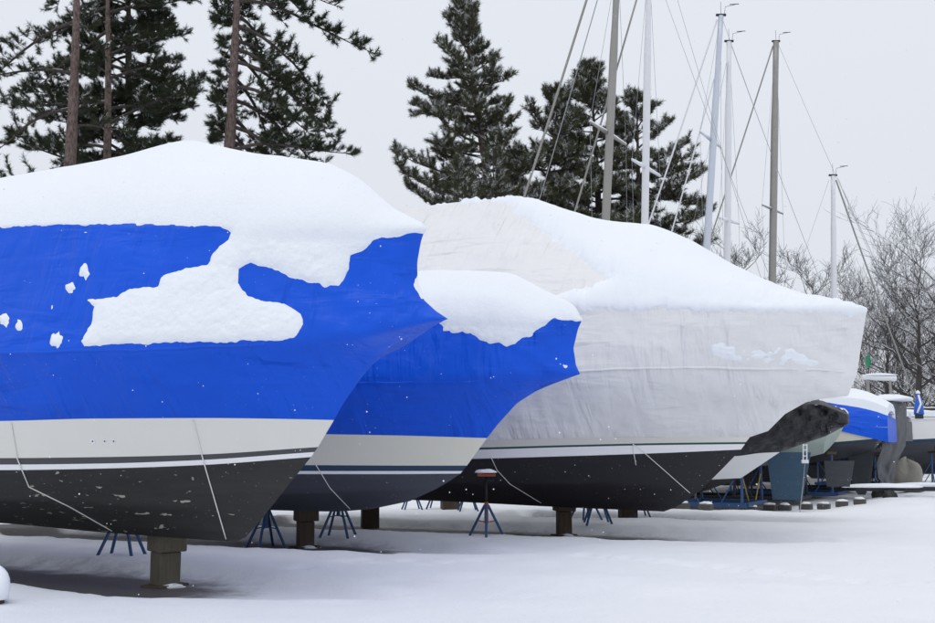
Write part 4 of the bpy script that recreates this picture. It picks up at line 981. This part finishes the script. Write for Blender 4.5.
def bare(u, v, utop, vtop, Y, tpx, spread, label, seed, depth=3, cat='bare tree', snow=.2, lean=0, up=.12, low=.2, group='leafless trees at the right', nb=None):
    rs = random.Random(seed); b = ground(u, v) if Y is None else atd(u, v, Y); tp = atd(utop, vtop, Y); H = tp.z; base = Vector((b.x, Y, 0))
    root = empty('bare_tree', base, 0, label=label, cat=cat, group=group)
    r0 = tpx / F * Y / 2; segs = []; snw = []; trunk = []
    dx = (tp.x - base.x) / H; p = Vector((0, 0, 0)); K = 12; tr = [p]
    for k in range(K): p = p + Vector((dx * H / K + rs.uniform(-.12, .12), rs.uniform(-.15, .15), H * .96 / K)); tr.append(p)
    m = MB(); m.tube(tr, [r0 * (1 - .9 * k / K) for k in range(K + 1)], 10); m.build('trunk', M['twig'], root, True)
    def grow(p, v, L, r, dep):
        K = 4
        for k in range(K):
            v2 = (v + Vector((rs.uniform(-.28, .28), rs.uniform(-.28, .28), rs.uniform(-.14, .22) + up * .18))).normalized(); e = p + v2 * L / K; ra = r * (1 - .5 * k / K); rb = r * (1 - .5 * (k + 1) / K)
            segs.append((*p, *e, ra, rb))
            if abs(v2.z) < .8 and rs.random() < snow: snw.append((*(p + Vector((0, 0, ra * .8 + .006))), *(e + Vector((0, 0, rb * .8 + .006))), ra * .6 + .006, rb * .6 + .006))
            p = e; v = v2
            if dep > 0 and (k > 0 or dep < 3):
                for q in range(1 if dep > 2 else 2 if rs.random() < .6 else 1):
                    per = Vector((rs.uniform(-1, 1), rs.uniform(-1, 1), rs.uniform(-.3, .8))).normalized(); grow(p, (v * .75 + per * .75).normalized(), L * rs.uniform(.5, .75), max(.009, rb * .58), dep - 1)
    n = nb or 17
    for i in range(n):
        f = low + (1 - low) * (i + rs.random() * .6) / n; j = min(K - 1, int(f * K)); o = tr[j].lerp(tr[j + 1], f * K - j); az = i * 2.4 + rs.uniform(-.5, .5)
        L = spread * (1 - .55 * max(0, f - .3)) * rs.uniform(.7, 1.1); grow(o, Vector((math.cos(az), math.sin(az), .15 + .6 * f)).normalized(), L, max(.026, r0 * .42 * (1.15 - f)), depth)
    V, Fc = prisms(segs, 3); mesh('crown', V, Fc, M['twig'], root)
    if snw: V, Fc = prisms(snw, 3); tag(mesh('snow_layer', V, Fc, M['snow_soft'], root), kind='stuff')
    return root
bare(920, 400, 914, 285, 64, 10, 5.2, 'bare tree with a dark trunk, right of the short white mast', 41, 3)
bare(938, 400, 940, 258, 66, 10.5, 5.6, 'bare tree with a dark trunk, at the right edge', 42, 3)
bare(889, 400, 893, 310, 74, 7, 4.6, 'thin bare tree seen over the bow of the white boat', 43, 3)
bare(868, 400, 868, 340, 78, 4, 3.6, 'low bare tree beside the front edge of the white cover', 44, 3)
bare(750, 300, 750, 248, 62, 5, 3.0, 'small crooked bare tree between the white and the dark masts', 45, 3, low=.55, nb=10)
bare(811, 320, 812, 272, 62, 4.5, 3.0, 'small crooked bare tree left of the short white mast', 46, 3, low=.55, nb=10)
bare(905, 400, 905, 325, 82, 4, 4.2, 'bare tree low behind the dark-trunked ones', 47, 3)
bare(935, 400, 932, 320, 84, 4, 4.2, 'bare tree low behind the tree at the right edge', 48, 3)
# snowy brush and a low bank that closes the view
hx = np.linspace(-160, 200, 240); hy = np.linspace(88, 150, 20); HX, HY = np.meshgrid(hx, hy)
prof = np.sin(np.clip((HY - 88) / 62, 0, 1) * np.pi); HZ = prof * (3.0 + 1.2 * vnoise(HX * .06, HY * .06, 4, 3)) - .3
i_ = np.arange(HX.size).reshape(HX.shape); q = np.stack([i_[:-1, :-1], i_[:-1, 1:], i_[1:, 1:], i_[1:, :-1]], -1).reshape(-1, 4)
tag(mesh('hills', np.stack([HX, HY, HZ], -1).reshape(-1, 3), q, M['gsnow']), kind='structure')
rs = random.Random(77); segs = []; sn = []
for i in range(620):
    x = rs.uniform(18, 52); y = rs.uniform(80, 92); hgt = rs.uniform(2.5, 6.5); p = Vector((x, y, .2)); v = Vector((rs.uniform(-.3, .3), rs.uniform(-.2, .2), 1)).normalized()
    for k in range(6):
        e = p + v * hgt / 6; r = .035 * (1 - k / 7); segs.append((*p, *e, r, r * .8))
        for q in range(3):
            d = Vector((rs.uniform(-1, 1), rs.uniform(-1, 1), rs.uniform(.0, .9))).normalized(); f = p.lerp(e, rs.random()) + d * rs.uniform(.4, 1.1); segs.append((*p.lerp(e, .5), *f, .016, .008))
            if rs.random() < .4: sn.append((*(p.lerp(e, .5) + Vector((0, 0, .02))), *(f + Vector((0, 0, .02))), .016, .014))
        p = e; v = (v + Vector((rs.uniform(-.3, .3), rs.uniform(-.3, .3), .1))).normalized()
V, Fc = prisms(segs, 3); V2, F2 = prisms(sn, 3)
o = mesh('brushwood', np.concatenate([V, V2]), np.concatenate([Fc, F2 + len(V)]), [M['twig'], M['snow_soft']], None, np.concatenate([np.zeros(len(Fc)), np.ones(len(F2))]))
tag(o, 'dense snowy thicket of thin stems behind the bare trees at the right', 'brush', kind='stuff')

# ------------------------------------------------------------------ light
w = bpy.data.worlds.new('World'); S.world = w; w.use_nodes = True; nt = w.node_tree; bg = nt.nodes['Background']
sky = nt.nodes.new('ShaderNodeTexSky'); sky.sky_type = 'NISHITA'; sky.sun_disc = False
SE, SR = R(66), R(205); sky.sun_elevation = SE; sky.sun_rotation = SR; sky.air_density = 1; sky.dust_density = 4; sky.ozone_density = 1
tc = nt.nodes.new('ShaderNodeTexCoord'); sp = nt.nodes.new('ShaderNodeSeparateXYZ'); nt.links.new(tc.outputs['Generated'], sp.inputs[0])
rp = nt.nodes.new('ShaderNodeValToRGB'); e = rp.color_ramp.elements
# overcast sky: brighter towards the zenith (a cloud layer over the clear-sky model)
e[0].position = 0; e[0].color = (.70, .73, .795, 1); e[1].position = 1; e[1].color = (.93, .945, .98, 1)
x = e.new(.38); x.color = (.75, .785, .85, 1); 
nt.links.new(sp.outputs['Z'], rp.inputs[0])
ml = nt.nodes.new('ShaderNodeMix'); ml.data_type = 'RGBA'; ml.blend_type = 'MULTIPLY'; ml.inputs[0].default_value = 1; ml.inputs[7].default_value = (10., 10., 10., 1); nt.links.new(rp.outputs[0], ml.inputs[6])
mx = nt.nodes.new('ShaderNodeMix'); mx.data_type = 'RGBA'; mx.inputs[0].default_value = .95; nt.links.new(sky.outputs[0], mx.inputs[6]); nt.links.new(ml.outputs[2], mx.inputs[7]); nt.links.new(mx.outputs[2], bg.inputs[0]); bg.inputs[1].default_value = .1
sun = bpy.data.objects.new('sun', bpy.data.lights.new('sun', 'SUN')); COL.objects.link(sun); sun.data.energy = .5; sun.data.angle = R(40); sun.data.color = (1, .985, .96)
dvec = Vector((math.sin(SR) * math.cos(SE), math.cos(SR) * math.cos(SE), math.sin(SE))); sun.rotation_euler = (-dvec).to_track_quat('-Z', 'Y').to_euler()
sun.location = (0, 0, 30)
S.view_settings.view_transform = 'Standard'; S.view_settings.look = 'None'; S.view_settings.gamma = 1; S.view_settings.exposure = .10; S.view_settings.use_curve_mapping = False
S.cycles.max_bounces = 8; S.cycles.diffuse_bounces = 4
